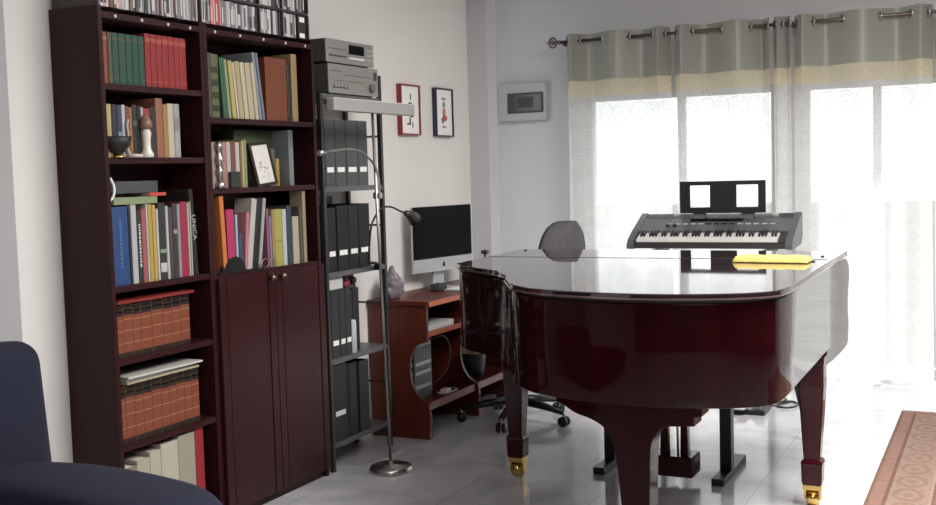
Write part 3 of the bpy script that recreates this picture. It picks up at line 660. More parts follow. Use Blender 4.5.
# ------------------------------------------------------------------ floor lamp
o = thing('floor_lamp', 'silver floor lamp with flat rectangular head, in front of the black rack', 'lamp', (4.425,2.61,0))
q = MB(); q.lathe([(.10,0),(.102,.006),(.100,.022),(.092,.028),(.012,.032),(.010,.05)],4.428,2.61,None,36); q.build('base', CHROME, o)
q = MB(); q.tube([(4.428,2.61,.03),(4.390,2.61,1.0),(4.365,2.61,1.71)],.0068,None,12); q.build('pole', CHROME, o)
q = MB(); q.box(4.018,4.735,2.590,2.630,1.682,1.736,LAMPHEAD,.004); q.box(4.03,4.72,2.597,2.623,1.736,1.738,LABEL); q.build('lamp_head', None, o)
q = MB(); q.tube(catmull([(4.392,2.60,1.30),(4.385,2.60,1.39),(4.345,2.60,1.452),(4.26,2.60,1.498),(4.164,2.60,1.516),(4.05,2.60,1.513),(3.93,2.60,1.500)],6),.0052,CHROME,10); a = q.build('reading_arm', None, o)
q = MB(); q.tube([(3.95,2.60,1.502),(3.905,2.60,1.498)],[.011,.013],CHROME,12); q.build('arm_tip', None, a)
q = MB(); q.box(4.375,4.405,2.592,2.628,1.29,1.32,CHROME,.004); q.build('arm_joint', None, o)
# clamp lamp
o = thing('clamp_lamp', 'black gooseneck lamp reaching from the rack toward the computer screen', 'lamp', (4.86,2.84,.95))
q = MB(); q.box(4.728,4.752,2.815,2.846,.925,.955,BLKPL,.003); q.build('clamp', None, o)
q = MB(); q.tube(catmull([(4.60,2.80,.975+.0),(4.56,2.765,1.08),(4.555,2.75,1.15),(4.59,2.75,1.195),(4.66,2.75,1.236),(4.745,2.75,1.240),(4.84,2.75,1.215),(4.90,2.75,1.20)],6),.005,BLKPL,10); q.build('gooseneck', None, o)
q = MB(); q.tube([(4.74,2.823,.945),(4.68,2.80,.965),(4.60,2.80,.975)],.0065,BLKPL,8); q.build('base_arm', None, o)
q = MB(); q.tube([(4.895,2.75,1.203),(4.92,2.75,1.196),(4.945,2.75,1.188),(4.985,2.75,1.165)],[.013,.020,.026,.038],mat('lamp_shade_grey',(.03,.032,.034),.35),20); q.build('lamp_shade', None, o)

# ------------------------------------------------------------------ desk
DX0, DX1, DY = 5.022, 6.24, 2.705
o = thing('computer_desk', 'cherry-red computer desk with cut-out side panels against the wall', 'desk', (5.6,2.88,0))
q = MB(); q.prism([(DX0-.012,DY-.01),(DX1,DY-.01),(DX1,YA-.01),(DX0-.012,YA-.01)],'z',.712,.735,DESKWOOD,.002); q.build('worktop', None, o)
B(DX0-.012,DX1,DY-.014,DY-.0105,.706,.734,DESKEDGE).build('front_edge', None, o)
def side(x):
    prof = [(YA-.015,0),(DY+.012,0),(DY+.004,.10),(DY+.010,.185)]
    prof += [(DY+.115-.10*math.cos(a),.345+.155*math.sin(a)) for a in [R(-62+i*8) for i in range(0)]]
    notch = catmull([(DY+.012,.190),(DY+.045,.205),(DY+.085,.24),(DY+.112,.30),(DY+.120,.37),(DY+.110,.44),(DY+.078,.495),(DY+.030,.515),(DY+.012,.52)],4)
    prof += notch + [(DY+.012,.712),(YA-.015,.712)]
    q = MB(); q.prism(prof,'x',x,x+.02,DESKWOOD); s = q.build('side_panel', None, o)
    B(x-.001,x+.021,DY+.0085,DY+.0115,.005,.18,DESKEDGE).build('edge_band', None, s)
for x in (DX0, 5.62, 6.215): side(x)
B(DX0+.02,5.62,DY+.03,YA-.015,.170,.188,DESKWOOD).build('lower_shelf', None, o)
B(5.64,6.215,DY+.03,YA-.015,.170,.188,DESKWOOD).build('lower_shelf', None, o)
for a, b in ((DX0+.02,5.62),(5.64,6.215)): B(a,b,DY+.024,DY+.0295,.150,.190,mat('desk_low_edge',(.25,.10,.08),.4)).build('shelf_edge', None, o)
B(DX0+.02,5.62,DY+.03,YA-.03,.545,.563,DESKWOOD).build('printer_shelf', None, o)
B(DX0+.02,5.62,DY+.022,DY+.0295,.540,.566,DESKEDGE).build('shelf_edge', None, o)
for a, b in ((DX0+.02,5.62),(5.64,6.215)): B(a,b,YA-.03,YA-.016,.188,.545,DESKWOOD).build('back_panel', None, o)
# things in/under the desk
o = thing('tower_case', 'black computer tower with pale drive covers, inside the desk', 'computer', (5.16,2.9,.188))
q = MB(); q.box(5.06,5.26,2.82,3.04,.188,.53,simple((.018,.018,.02),.4),.004); q.build('case', None, o)
for z in (.475,.375,.325,.25): B(5.055,5.06,2.83,2.90,z,z+.018,simple((.38,.39,.40),.4)).build('drive_cover', None, o)
for z in (.475,.375,.325,.25): B(5.07,5.24,2.815,2.82,z,z+.018,simple((.38,.39,.40),.4)).build('drive_cover', None, o)
q = MB(); q.tube(catmull([(5.20,2.80,.50),(5.24,2.73,.52),(5.29,2.72,.44),(5.28,2.74,.33),(5.22,2.79,.26)],6),.0028,simple((.10,.08,.08)),6)
tag(q.build('cable', None, None, loc=(5.24,2.76,.3)), 'dark looping cable hanging beside the computer tower', 'cable')
o = thing('power_adapter', 'small white adapter with cord on the lower desk shelf', 'adapter', (5.36,2.79,.188))
q = MB(); q.box(5.33,5.39,2.77,2.81,.188,.208,WHITE,.004); q.build('body', None, o)
q = MB(); q.tube(catmull([(5.33,2.79,.195),(5.28,2.80,.197),(5.30,2.76,.194),(5.42,2.75,.194),(5.46,2.80,.194)],5),.003,WHITE,6); q.build('cord', None, o)
o = thing('waste_bin', 'dark rounded bin under the desk, cream paper on its rim', 'bin', (5.86,2.79,.188))
q = MB(); q.lathe([(.055,0),(.065,.02),(.075,.14),(.070,.15),(.055,.145),(.001,.14)],5.84,2.85,simple((.03,.033,.035),.5),24,z0=.188); q.build('body', None, o)
q = MB(); q.prism(catmull([(5.72,2.79),(5.78,2.755),(5.88,2.765),(5.92,2.84),(5.86,2.90),(5.74,2.88)],4,True),'z',.339,.385,CREAM); q.build('paper', None, o)
tag(flat_book(5.10,5.40,2.75,2.93,.5635,.03,(.50,.50,.50),name='paper_stack'), 'white paper stack on the printer shelf of the desk', 'paper')
o = thing('small_printer', 'dark small printer on the desk shelf behind the papers', 'printer', (5.3,2.99,.5635))
q = MB(); q.box(5.14,5.48,2.94,3.04,.5635,.67,simple((.02,.02,.022),.4),.008); q.build('case', None, o)
q = MB(); q.box(5.20,5.42,2.936,2.94,.60,.625,simple((.10,.10,.105),.4)); q.build('paper_slot', None, o)
# computer
ang = -12.3
o = thing('desktop_computer', 'silver all-in-one computer with a black glass screen, on the desk', 'computer', (5.66,2.945,.735), rotz=R(ang))
def L_(f, *a, **k): pass
hw = .266
q = MB(); q.box(-hw,hw,-.012,.004,.100,.178,ALU,.003); q.box(-hw,hw,-.010,.006,.178,.478,ALU,.004); q.box(-hw*.6,hw*.6,.006,.030,.15,.42,ALU,.012); q.build('housing', None, o)
q = MB(); q.box(-hw+.002,hw-.002,-.0128,-.0102,.180,.476,SCREEN,.001); q.build('screen', None, o)
q = MB(); q.prism([(-.055,0),(.055,0),(.05,.004),(.045,.16),(-.045,.16),(-.05,.004)],'y',.030,.038,ALU); q.box(-.085,.085,-.085,.045,0,.006,ALU,.002); q.build('stand', None, o)
# fruit emblem on the chin
q = MB(); bl_ = [(0,.011),(.005,.013),(.010,.010),(.0085,.005),(.0075,.001),(.011,-.004),(.007,-.012),(.003,-.0135),(0,-.0125),(-.003,-.0135),(-.008,-.012),(-.012,-.003),(-.011,.006),(-.007,.012),(-.003,.013)]
q.prism([(x,z+.138) for x,z in bl_],'y',-.0135,-.0118,BLKPL); q.prism([(0,.153),(.001,.158),(.005,.161),(.004,.156)],'y',-.0135,-.0118,BLKPL); q.build('emblem', None, o)
# keyboard, clutter on desk
o = thing('computer_keyboard', 'white slim keyboard on the desk below the screen', 'keyboard', (5.63,2.79,.735), rotz=R(-4))
q = MB(); q.box(-.14,.14,-.055,.055,0,.010,ALU,.003); q.build('base', None, o)
q = MB()
for r0 in range(5):
    for k in range(13): q.box(-.133+k*.0206,-.133+k*.0206+.017,-.048+r0*.0195,-.048+r0*.0195+.016,.010,.0125,WHITE)
kk = q.build('keys', None, o); kk['kind'] = 'stuff'
q = MB(); q.box(5.46,5.56,2.865,2.925,.735,.775,simple((.03,.028,.028)),.006); tag(q.build('card_reader', None, None, loc=(5.51,2.9,.735)), 'small dark device on the desk under the screen', 'device')
q = MB(); q.box(5.78,6.02,2.74,2.88,.7355,.76,simple((.34,.33,.33)),.004); tag(q.build('paper_stack', None, None, loc=(5.9,2.8,.7355)), 'grey papers on the desk right of the keyboard', 'paper')
o = thing('webcam', 'tiny dark camera on a stem at the far end of the desk', 'camera', (6.15,2.90,.735))
q = MB(); q.lathe([(.03,0),(.03,.008),(.006,.012),(.006,.16)],6.15,2.90,BLKPL,14,z0=.735); q.build('stem', None, o)
q = MB(); q.box(6.125,6.175,2.88,2.92,.893,.918,BLKPL,.008); q.sphere((6.122,2.90,.905),.009,GREYPL); q.build('head', None, o)
# crumpled bag
bm = bmesh.new(); bmesh.ops.create_icosphere(bm, subdivisions=4, radius=1)
rnd = random.Random(4)
from mathutils import noise
for v in bm.verts:
    d = v.co.normalized(); k = 1+.32*noise.noise(d*2.2)+.14*noise.noise(d*6)
    v.co = Vector((d.x*.075*k, d.y*.055*k, max(-.055, d.z*.078*k)))
    if d.z > .55: v.co.x *= .6; v.co.z += .03*(d.z-.55)/.45
me = bpy.data.meshes.new('plastic_bag'); bm.to_mesh(me); bm.free(); me.materials.append(noisy('grey_lilac_film', (.13,.11,.13), (.21,.185,.21), 20, rough=.3))
for p in me.polygons: p.use_smooth = True
ob = bpy.data.objects.new('plastic_bag', me); COL.objects.link(ob); ob.location = (5.10,2.965,.792); tag(ob, 'crumpled greyish-purple bag on the left end of the desk', 'bag')

# ------------------------------------------------------------------ office chair
CX_, CY_ = 5.60, 2.47
o = thing('office_chair', 'black swivel office chair with a grey-backed rounded backrest, at the desk', 'office chair', (CX_,CY_,0))
CH = noisy('chair_fabric', (.035,.035,.040), (.055,.055,.060), 60, rough=.9); CHB = noisy('chair_back_grey', (.07,.066,.07), (.09,.085,.09), 60, rough=.8)
for k in range(5):
    a = R(72*k+188); dx, dy = math.cos(a), math.sin(a)
    q = MB(); q.tube([(CX_+dx*.03,CY_+dy*.03,.115),(CX_+dx*.17,CY_+dy*.17,.10),(CX_+dx*.31,CY_+dy*.31,.075)],[.026,.022,.015],BLKPL,8); lg = q.build('base_arm', None, o)
    wx, wy = CX_+dx*.31, CY_+dy*.31
    for s_ in (-1,1):
        q = MB(); q.tube([(wx-dy*s_*.008,wy+dx*s_*.008,.0275),(wx-dy*s_*.024,wy+dx*s_*.024,.0275)],.0275,BLKPL,16); q.build('castor', None, lg)
    q = MB(); q.tube([(wx,wy,.03),(wx,wy,.08)],.008,CHROME,8); q.build('castor_stem', None, lg)
q = MB(); q.lathe([(.035,.09),(.035,.14),(.028,.14),(.028,.27),(.018,.27),(.018,.44)],CX_,CY_,BLKPL,18); q.build('gas_column', None, o)
q = MB(); q.box(CX_-.24,CX_+.24,CY_-.22,CY_+.24,.44,.52,CH,.035,4); q.build('seat', None, o, smooth=True)
def backrest():
    bm = bmesh.new(); n, mrows = 18, 12; W, H = .215, .265; grid = {}
    for side_, off in ((0,0.0),(1,.045)):
        for j in range(mrows+1):
            v_ = j/mrows; 
            for i in range(n+1):
                u_ = -1+2*i/n
                # superellipse outline
                zz = math.sin(PI/2*(-1+2*v_)); lim = (1-max(0,zz*.999)**2.5)**(1/2.5) if zz > 0 else 1-.06*zz*zz
                lim = max(lim,.12)
                x = W*u_*lim; y = -.235-.03*(1-u_*u_)*1.0 - (.0 if side_ == 0 else off*(1-.55*max(abs(u_),abs(zz))**4)) - .05*(v_-.2)
                y += .05*abs(u_)**2
                grid[(side_,i,j)] = bm.verts.new((x,y,.85+H*zz))
    for s_ in (0,1):
        for j in range(mrows):
            for i in range(n):
                f = bm.faces.new((grid[(s_,i,j)],grid[(s_,i+1,j)],grid[(s_,i+1,j+1)],grid[(s_,i,j+1)])); f.material_index = s_; f.smooth = True
    for j in range(mrows):
        for i in (0,n): f = bm.faces.new((grid[(0,i,j)],grid[(0,i,j+1)],grid[(1,i,j+1)],grid[(1,i,j)])); f.smooth = True
    for i in range(n):
        for j in (0,mrows): f = bm.faces.new((grid[(0,i,j)],grid[(0,i+1,j)],grid[(1,i+1,j)],grid[(1,i,j)])); f.smooth = True
    bmesh.ops.recalc_face_normals(bm, faces=bm.faces)
    bmesh.ops.transform(bm, matrix=Matrix.Rotation(R(-14),4,'Z'), verts=bm.verts)
    me = bpy.data.meshes.new('backrest'); bm.to_mesh(me); bm.free(); me.materials.append(CH); me.materials.append(CHB)
    b = bpy.data.objects.new('backrest', me); COL.objects.link(b); b.parent = o; b.location = (.225,-.01,0)
backrest()
q = MB(); q.tube([(CX_+.02,CY_-.1,.43),(CX_+.08,CY_-.28,.45),(CX_+.15,CY_-.31,.58),(CX_+.16,CY_-.29,.75)],.02,BLKPL,8); q.build('back_bar', None, o)

# ------------------------------------------------------------------ grand piano
pn = thing('grand_piano', 'glossy dark mahogany grand piano with its lid closed', 'grand piano', (4.35,1.4,0))
spine = [(5.17,.640),(3.66,.632)]
curve = catmull([(3.66,.632),(3.53,.650),(3.445,.735),(3.392,.856),(3.360,1.007),(3.366,1.18),(3.396,1.33),(3.452,1.462),(3.555,1.572),(3.72,1.672),(3.89,1.752),(4.02,1.845),(4.10,1.935),(4.17,2.03),(4.24,2.12),(4.33,2.187)],5)
outline = [spine[0]]+curve+[(4.70,2.205),(5.17,2.235)]
def inset(poly, d):
    n = len(poly); out = []
    A = sum(poly[i][0]*poly[(i+1)%n][1]-poly[(i+1)%n][0]*poly[i][1] for i in range(n)); s_ = 1 if A > 0 else -1
    for i in range(n):
        p0, p1, p2 = Vector(poly[i-1]), Vector(poly[i]), Vector(poly[(i+1)%n])
        a, b = (p1-p0).normalized(), (p2-p1).normalized()
        na, nb = Vector((-a.y,a.x))*s_, Vector((-b.y,b.x))*s_
        m_ = (na+nb).normalized(); k = d/max(.4, m_.dot(na)); out.append(tuple(p1+m_*k))
    return out
HX = 4.70
main = [(HX-.0012,.6375)]+curve+[(4.60,2.2005),(HX-.0012,2.205)]
q = MB(); q.prism(main,'z',.978,1.0,PIANOLID,.004); lid = q.build('lid', None, pn)
front = [(5.17,.640),(HX+.0012,.6375),(HX+.0012,2.205),(5.17,2.235)]
q = MB(); q.prism(front,'z',.978,1.0,PIANOLID,.003); fl = q.build('lid_front_flap', None, pn)
# hinge strip + edge moulding of lid
q = MB(); q.box(HX-.004,HX+.004,.66,2.19,.9995,1.0012,mat('hinge_metal',(.05,.045,.04),.3,.8)); q.build('lid_hinge', None, lid)
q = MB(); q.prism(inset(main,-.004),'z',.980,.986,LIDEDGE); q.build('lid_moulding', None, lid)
for x, y in ((4.05,1.99),(4.85,.70),(4.60,.70),(5.08,2.17)):
    q = MB(); q.lathe([(.007,0),(.007,.003),(.004,.005)],x,y,BLKPL,10,z0=1.0); q.build('rubber_button', None, lid)
# rim
rim = inset([(5.10,.640)]+curve+[(4.70,2.205),(5.10,2.232)], .014)
q = MB(); q.prism(rim,'z',.632,.968,PIANO,.004); rm = q.build('rim', None, pn)
for f in rm.data.polygons:
    if abs(f.normal.z) < .5: f.use_smooth = True
q = MB(); q.prism(inset(rim,.006),'z',.966,.979,mat('lid_seat_dark',(.01,.006,.006),.6)); q.build('lid_seat', None, pn)  # dark layer between rim and lid
# keybed, arms, fallboard
q = MB(); q.box(4.62,5.30,.70,2.165,.585,.663,PIANO,.004); q.build('keybed', None, pn)
armp = catmull([(4.62,.575),(4.80,.565),(5.24,.560),(5.295,.60),(5.315,.66),(5.285,.73),(5.30,.80),(5.335,.86),(5.335,.91),(5.28,.945),(5.16,.966),(4.62,.966)],3)
for y0, y1 in ((.652,.700),(2.170,2.218)):
    q = MB(); q.prism(armp,'y',y0-.0001,y1,PIANO,.003); q.build('key_arm', None, pn)
q = MB(); q.prism([(5.10,.72),(5.265,.72),(5.285,.745),(5.20,.86),(5.13,.955),(5.10,.96)],'y',.7005,2.1695,PIANO); q.build('fallboard', None, pn)
q = MB(); q.box(5.10,5.31,.7005,2.1695,.664,.715,PIANO,.003); q.build('key_slip', None, pn)
# legs
def pleg(cx, cy, ztop, w=.050):
    q = MB(); rings = [(w*1.06,ztop),(w*1.06,ztop-.02),(w*1.0,ztop-.03),(w*1.0,.50),(w*.66,.205),(w*.62,.198),(w*.80,.190),(w*.86,.18),(w*.82,.17),(w*.80,.105),(w*.74,.092)]
    rings = [r for r in rings if r[1] > 0]
    prev = None; bm = q.bm; ch = .16
    for r, z in rings:
        pts = []
        for sx, sy in ((1,1),(-1,1),(-1,-1),(1,-1)):
            c = [(sx*r, sy*r*(1-ch)), (sx*r*(1-ch), sy*r)]
            if sx*sy < 0: c.reverse()
            pts += c
        ring = [bm.verts.new((cx+p[0], cy+p[1], z)) for p in pts]
        if prev:
            for i in range(8): bm.faces.new((prev[i],prev[(i+1)%8],ring[(i+1)%8],ring[i]))
        else: bm.faces.new(ring)
        prev = ring
    bm.faces.new(prev[::-1])
    lg = q.build('leg', PIANOLEG, pn)
    # brass caster
    q = MB(); q.box(cx-.036,cx+.036,cy-.036,cy+.036,.070,.093,BRASS,.003); q.box(cx-.022,cx+.022,cy-.034,cy-.024,.028,.070,BRASS,.002); q.box(cx-.022,cx+.022,cy+.024,cy+.034,.028,.070,BRASS,.002)
    c_ = q.build('caster_fork', None, lg)
    q = MB(); q.tube([(cx,cy-.022,.034),(cx,cy+.022,.034)],.034,BRASS,20); q.build('caster_wheel', None, c_)
    return lg
pleg(4.56, 2.01, .585); pleg(4.58, .703, .62)
B(4.50,4.70,1.89,2.11,.585,.663,PIANO,.004).build('leg_block', None, pn)
# tail leg with wide bracket
q = MB()
br_ = [(1.40,.664),(1.38,.606)]+catmull([(1.36,.600),(1.315,.572),(1.262,.556),(1.215,.530),(1.186,.485),(1.172,.42),(1.160,.30),(1.150,.20)],4)+catmull([(1.062,.20),(1.058,.30),(1.055,.42),(1.048,.490),(1.022,.532),(.995,.546),(.985,.550)],4)+[(.905,.556),(.905,.586),(.880,.590),(.880,.614),(.855,.622),(.855,.664)]
q.prism(br_,'x',3.475,3.575,PIANO,.002); tl = q.build('tail_leg', None, pn)
q = MB(); q.prism([(1.150,.200),(1.062,.200),(1.062,.19),(1.052,.185),(1.052,.092),(1.160,.092),(1.160,.185),(1.150,.19)],'x',3.470,3.580,PIANOLEG,.002); q.build('foot_block', None, tl)
q = MB(); q.box(3.49,3.56,1.07,1.142,.070,.092,BRASS,.003); q.box(3.505,3.545,1.073,1.083,.028,.070,BRASS); q.box(3.505,3.545,1.129,1.139,.028,.070,BRASS); q.tube([(3.525,1.084,.034),(3.525,1.128,.034)],.034,BRASS,20); q.build('caster', None, tl)
# lyre
ly = MB(); ly.box(4.63,4.77,1.215,1.405,.045,.135,PIANOLEG,.006); lyr = ly.build('pedal_box', None, pn)
for y in (1.265,1.355): 
    q = MB(); q.prism([(y-.018,.135),(y+.018,.135),(y+.012,.40),(y+.030,.62),(y-.030,.62),(y-.012,.40)],'x',4.68,4.72,PIANOLEG,.002); q.build('lyre_post', None, lyr)
B(4.67,4.73,1.20,1.42,.60,.664,PIANO).build('lyre_block', None, lyr)
for y in (1.290,1.330): 
    q = MB(); q.tube([(4.652,y,.60),(4.64,y-.01,.09)],.0055,BRASS,8); q.build('pedal_rod', None, lyr)
for y in (1.26,1.31,1.36):
    q = MB(); q.prism([(4.76,y-.010),(4.83,y-.012),(4.875,y-.020),(4.885,y),(4.875,y+.020),(4.83,y+.012),(4.76,y+.010)],'z',.070,.078,BRASS,.002); q.build('pedal', None, lyr)
# small latches on bentside
for y, x in ((1.635,3.655),):
    pass
# folded yellow cloth on the lid
o = B(0,1,0,1,0,1); o.bm.free()
bm = bmesh.new(); nx, ny = 30, 8; g_ = {}
for s_ in (0,1):
    for i in range(nx+1):
        for j in range(ny+1):
            u_, v_ = i/nx, j/ny
            y = 1.010-.302*u_; x = 4.50+.13*v_ + (.002*math.sin(u_*9)) + .02*(1-u_)
            e = min(1, min(u_,1-u_)*25, min(v_,1-v_)*7)
            z = 1.0012 + (.0 if s_ == 0 else .004+.022*e+.0012*math.sin(u_*22+v_*4)*e)
            g_[(s_,i,j)] = bm.verts.new((x,y,z))
for s_ in (0,1):
    for i in range(nx):
        for j in range(ny): bm.faces.new((g_[(s_,i,j)],g_[(s_,i+1,j)],g_[(s_,i+1,j+1)],g_[(s_,i,j+1)])).smooth = True
for i in range(nx):
    for j in (0,ny): bm.faces.new((g_[(0,i,j)],g_[(0,i+1,j)],g_[(1,i+1,j)],g_[(1,i,j)])).smooth = True
for j in range(ny):
    for i in (0,nx): bm.faces.new((g_[(0,i,j)],g_[(0,i,j+1)],g_[(1,i,j+1)],g_[(1,i,j)])).smooth = True
bmesh.ops.recalc_face_normals(bm, faces=bm.faces)
me = bpy.data.meshes.new('folded_cloth'); bm.to_mesh(me); bm.free(); me.materials.append(GOLDCLOTH); me.transform(Matrix.Translation((-4.56,-.86,-1.0012)))
ob = bpy.data.objects.new('folded_cloth', me); COL.objects.link(ob); ob.location = (4.56,.86,1.0012)
tag(ob, 'folded yellow cloth strip lying on the piano lid', 'cloth')

# ------------------------------------------------------------------ bench under the piano
o = thing('piano_bench', 'black bench on flat posts and foot bars, tucked under the piano', 'bench', (4.93,1.405,0))
for y in (1.125,1.672):
    q = MB(); q.box(4.705,5.165,y-.028,y+.028,0,.032,BLACK,.003); f_ = q.build('foot_bar', None, o)
    B(4.86,4.92,y-.026,y+.026,.032,.46,BLACK,.003).build('leg', None, o)
B(4.74,5.10,1.09,1.71,.46,.50,BLACK,.006).build('seat', None, o)

# ------------------------------------------------------------------ electronic keyboard on its stand
KY0, KY1 = 1.152, 2.190; KYC = (KY0+KY1)/2
kb = thing('electronic_keyboard', 'silver-grey electronic keyboard standing beyond the piano, before the curtains', 'electronic keyboard', (6.95,KYC,.88))
prof = [(6.78,.888),(6.785,.915),(6.80,.930),(6.89,.975),(6.90,.982),(7.06,1.055),(7.13,1.088),(7.145,1.08),(7.145,.95),(7.10,.900),(6.80,.883)]
q = MB(); q.prism(prof,'y',KY0+.045,KY1-.045,mat('keyboard_dark',(.030,.029,.031),.4),.002); q.build('case', None, kb)
for y0, y1 in ((KY0,KY0+.044),(KY1-.044,KY1)):
    pp = [(6.775,.886),(6.775,.905),(6.80,.940),(6.90,.992),(7.06,1.063),(7.13,1.094),(7.15,1.08),(7.15,.94),(7.10,.895),(6.80,.878)]
    q = MB(); q.prism(pp,'y',y0,y1,KBGREY,.003); q.build('end_cheek', None, kb)
sl = Vector((7.06-6.90,0,1.055-.982)).normalized()
def on_slope(x): return .982+(x-6.90)*(1.055-.982)/.16
q = MB(); q.prism([(6.902,on_slope(6.902)+.001),(7.058,on_slope(7.058)+.001),(7.058,on_slope(7.058)+.005),(6.902,on_slope(6.902)+.005)],'y',KY0+.045,KY1-.045,KBGREY); pnl = q.build('control_panel', None, kb)
q = MB(); rnd = random.Random(2)
for k in range(14): 
    y = KY0+.14+k*.050; x = 6.985
    q.box(x,x+.012,y,y+.032,on_slope(x)+.004,on_slope(x)+.012,simple((.55,.55,.55)) if k not in (5,6,7,8) else SCREEN)
for k in range(8):
    y = KY0+.20+k*.03; x = 6.945; q.box(x,x+.010,y,y+.014,on_slope(x)+.004,on_slope(x)+.010,simple((.10,.10,.10)))
q.build('buttons', None, pnl)['kind'] = 'stuff'
for y in (KY1-.22, KY1-.265):
    q = MB(); q.lathe([(.013,0),(.012,.012),(.001,.014)],6.965,y,BLKPL,12,z0=on_slope(6.965)+.004); q.build('dial', None, pnl)
q = MB(); q.prism([(7.02,on_slope(7.02)+.005),(7.055,on_slope(7.055)+.005),(7.055,on_slope(7.055)+.006),(7.02,on_slope(7.02)+.006)],'y',1.50,1.84,SCREEN); q.build('display', None, pnl)
nk = 45; wk = (KY1-KY0-.15)/nk; ky = KY1-.060
KW = mat('white_key',(.80,.79,.76),.3); kw = None; kbk = None
for k in range(nk):
    y = ky-k*wk
    if kw is None:
        q = MB(); q.prism([(6.795,.925),(6.888,.966),(6.888,.978),(6.796,.941)],'y',y-wk+.0012,y,KW); kw = q.build('white_key', None, kb)
    else:
        c = kw.copy(); COL.objects.link(c); c.parent = kb; c.location = (0,-k*wk,0)
for k in range(nk-1):
    if k % 7 in (2,6): continue
    y = ky-(k+1)*wk
    if kbk is None:
        q = MB(); q.prism([(6.835,.956),(6.890,.980),(6.890,.996),(6.842,.976)],'y',y-.0058,y+.0058,BLKPL); kbk = q.build('black_key', None, kb); y00 = y
    else:
        c = kbk.copy(); COL.objects.link(c); c.parent = kb; c.location = (0,y-y00,0)
# music rest
MR = thing('music_rest', 'black music rest with two square openings, clipped on the electronic keyboard', 'music rest', (7.09,1.64,1.09))
def rest_frame():
    y0, y1, z0, z1 = 1.368, 1.920, 1.093, 1.300
    wz0, wz1 = 1.131, 1.273; wins = ((1.415,1.552),(1.722,1.852))
    q = MB(); x0, x1 = 7.085, 7.095; m = mat('rest_black',(.016,.015,.016),.45)
    q.box(x0,x1,y0,y1,z0,wz0,m); q.box(x0,x1,y0,y1,wz1,z1,m)
    q.box(x0,x1,y0,wins[0][0],wz0,wz1,m); q.box(x0,x1,wins[0][1],wins[1][0],wz0,wz1,m); q.box(x0,x1,wins[1][1],y1,wz0,wz1,m)
    q.box(7.065,7.085,y0+.02,y1-.02,z0,z0+.010,m)
    q.build('panel', None, MR)
    for y in (1.48,1.79):
        q = MB(); q.prism([(7.055,on_slope(7.055)+.006),(7.105,1.078),(7.105,1.10),(7.085,1.10),(7.06,1.072)],'y',y-.04,y+.04,KBGREY); q.build('support', None, MR)
rest_frame()
# stand
o = thing('keyboard_stand', 'black metal stand carrying the electronic keyboard', 'keyboard stand', (6.96,KYC,0))
for y in (1.32,2.02):
    q = MB(); q.box(6.72,7.17,y-.02,y+.02,.0,.028,BLACK,.003); q.build('foot_bar', None, o)
    B(6.945,6.985,y-.018,y+.018,.028,.845,BLACK,.003).build('post', None, o)
    B(6.79,7.12,y-.018,y+.018,.845,.874,BLACK,.003).build('top_arm', None, o)
B(6.955,6.975,1.338,2.002,.60,.63,BLACK).build('cross_bar', None, o)

# sustain pedal, leaning pole
o = thing('sustain_pedal', 'black and chrome sustain pedal on the floor behind the piano', 'pedal', (6.22,1.26,0))
q = MB(); q.box(6.14,6.34,1.20,1.38,0,.028,BLKPL,.005); q.build('base', None, o)
q = MB(); q.prism([(6.16,.030),(6.30,.030),(6.30,.085),(6.27,.085)],'y',1.225,1.275,CHROME,.002); q.build('housing', None, o)
q = MB(); q.prism([(6.09,.034),(6.20,.034),(6.20,.042),(6.09,.040)],'y',1.30,1.36,CHROME,.002); q.build('lever', None, o)
pts = []
for i in range(60):
    a = i/60*2*PI*2.3; r1 = .075+.006*math.sin(a*.7); pts.append((6.44+r1*1.1*math.cos(a), 1.13+r1*.75*math.sin(a), .006+.0025*(i/60)*3))
pts = [(6.34,1.26,.008),(6.40,1.20,.006)]+pts+[(6.6,1.16,.006),(6.75,1.25,.006),(6.80,1.30,.006)]
q = MB(); q.tube(pts,.004,BLKPL,6); tag(q.build('coiled_cable', None, None, loc=(6.44,1.13,0)), 'thin black cable coiled on the floor beyond the piano', 'cable')
o = thing('tripod_stand', 'thin black stand leaning behind the right piano leg', 'stand', (5.62,.86,0))
q = MB(); q.tube([(5.66,.885,.012),(5.62,.955,.345),(5.60,1.02,.60)],.013,BLACK,10); q.build('pole', None, o)
q = MB(); q.lathe([(.022,0),(.022,.014),(.014,.02)],5.66,.885,BLKPL,12); q.build('rubber_foot', None, o)
q = MB(); q.tube([(5.60,1.02,.58),(5.60,1.05,.62),(5.60,1.03,.66)],.018,BLKPL,10); q.build('clamp', None, o)

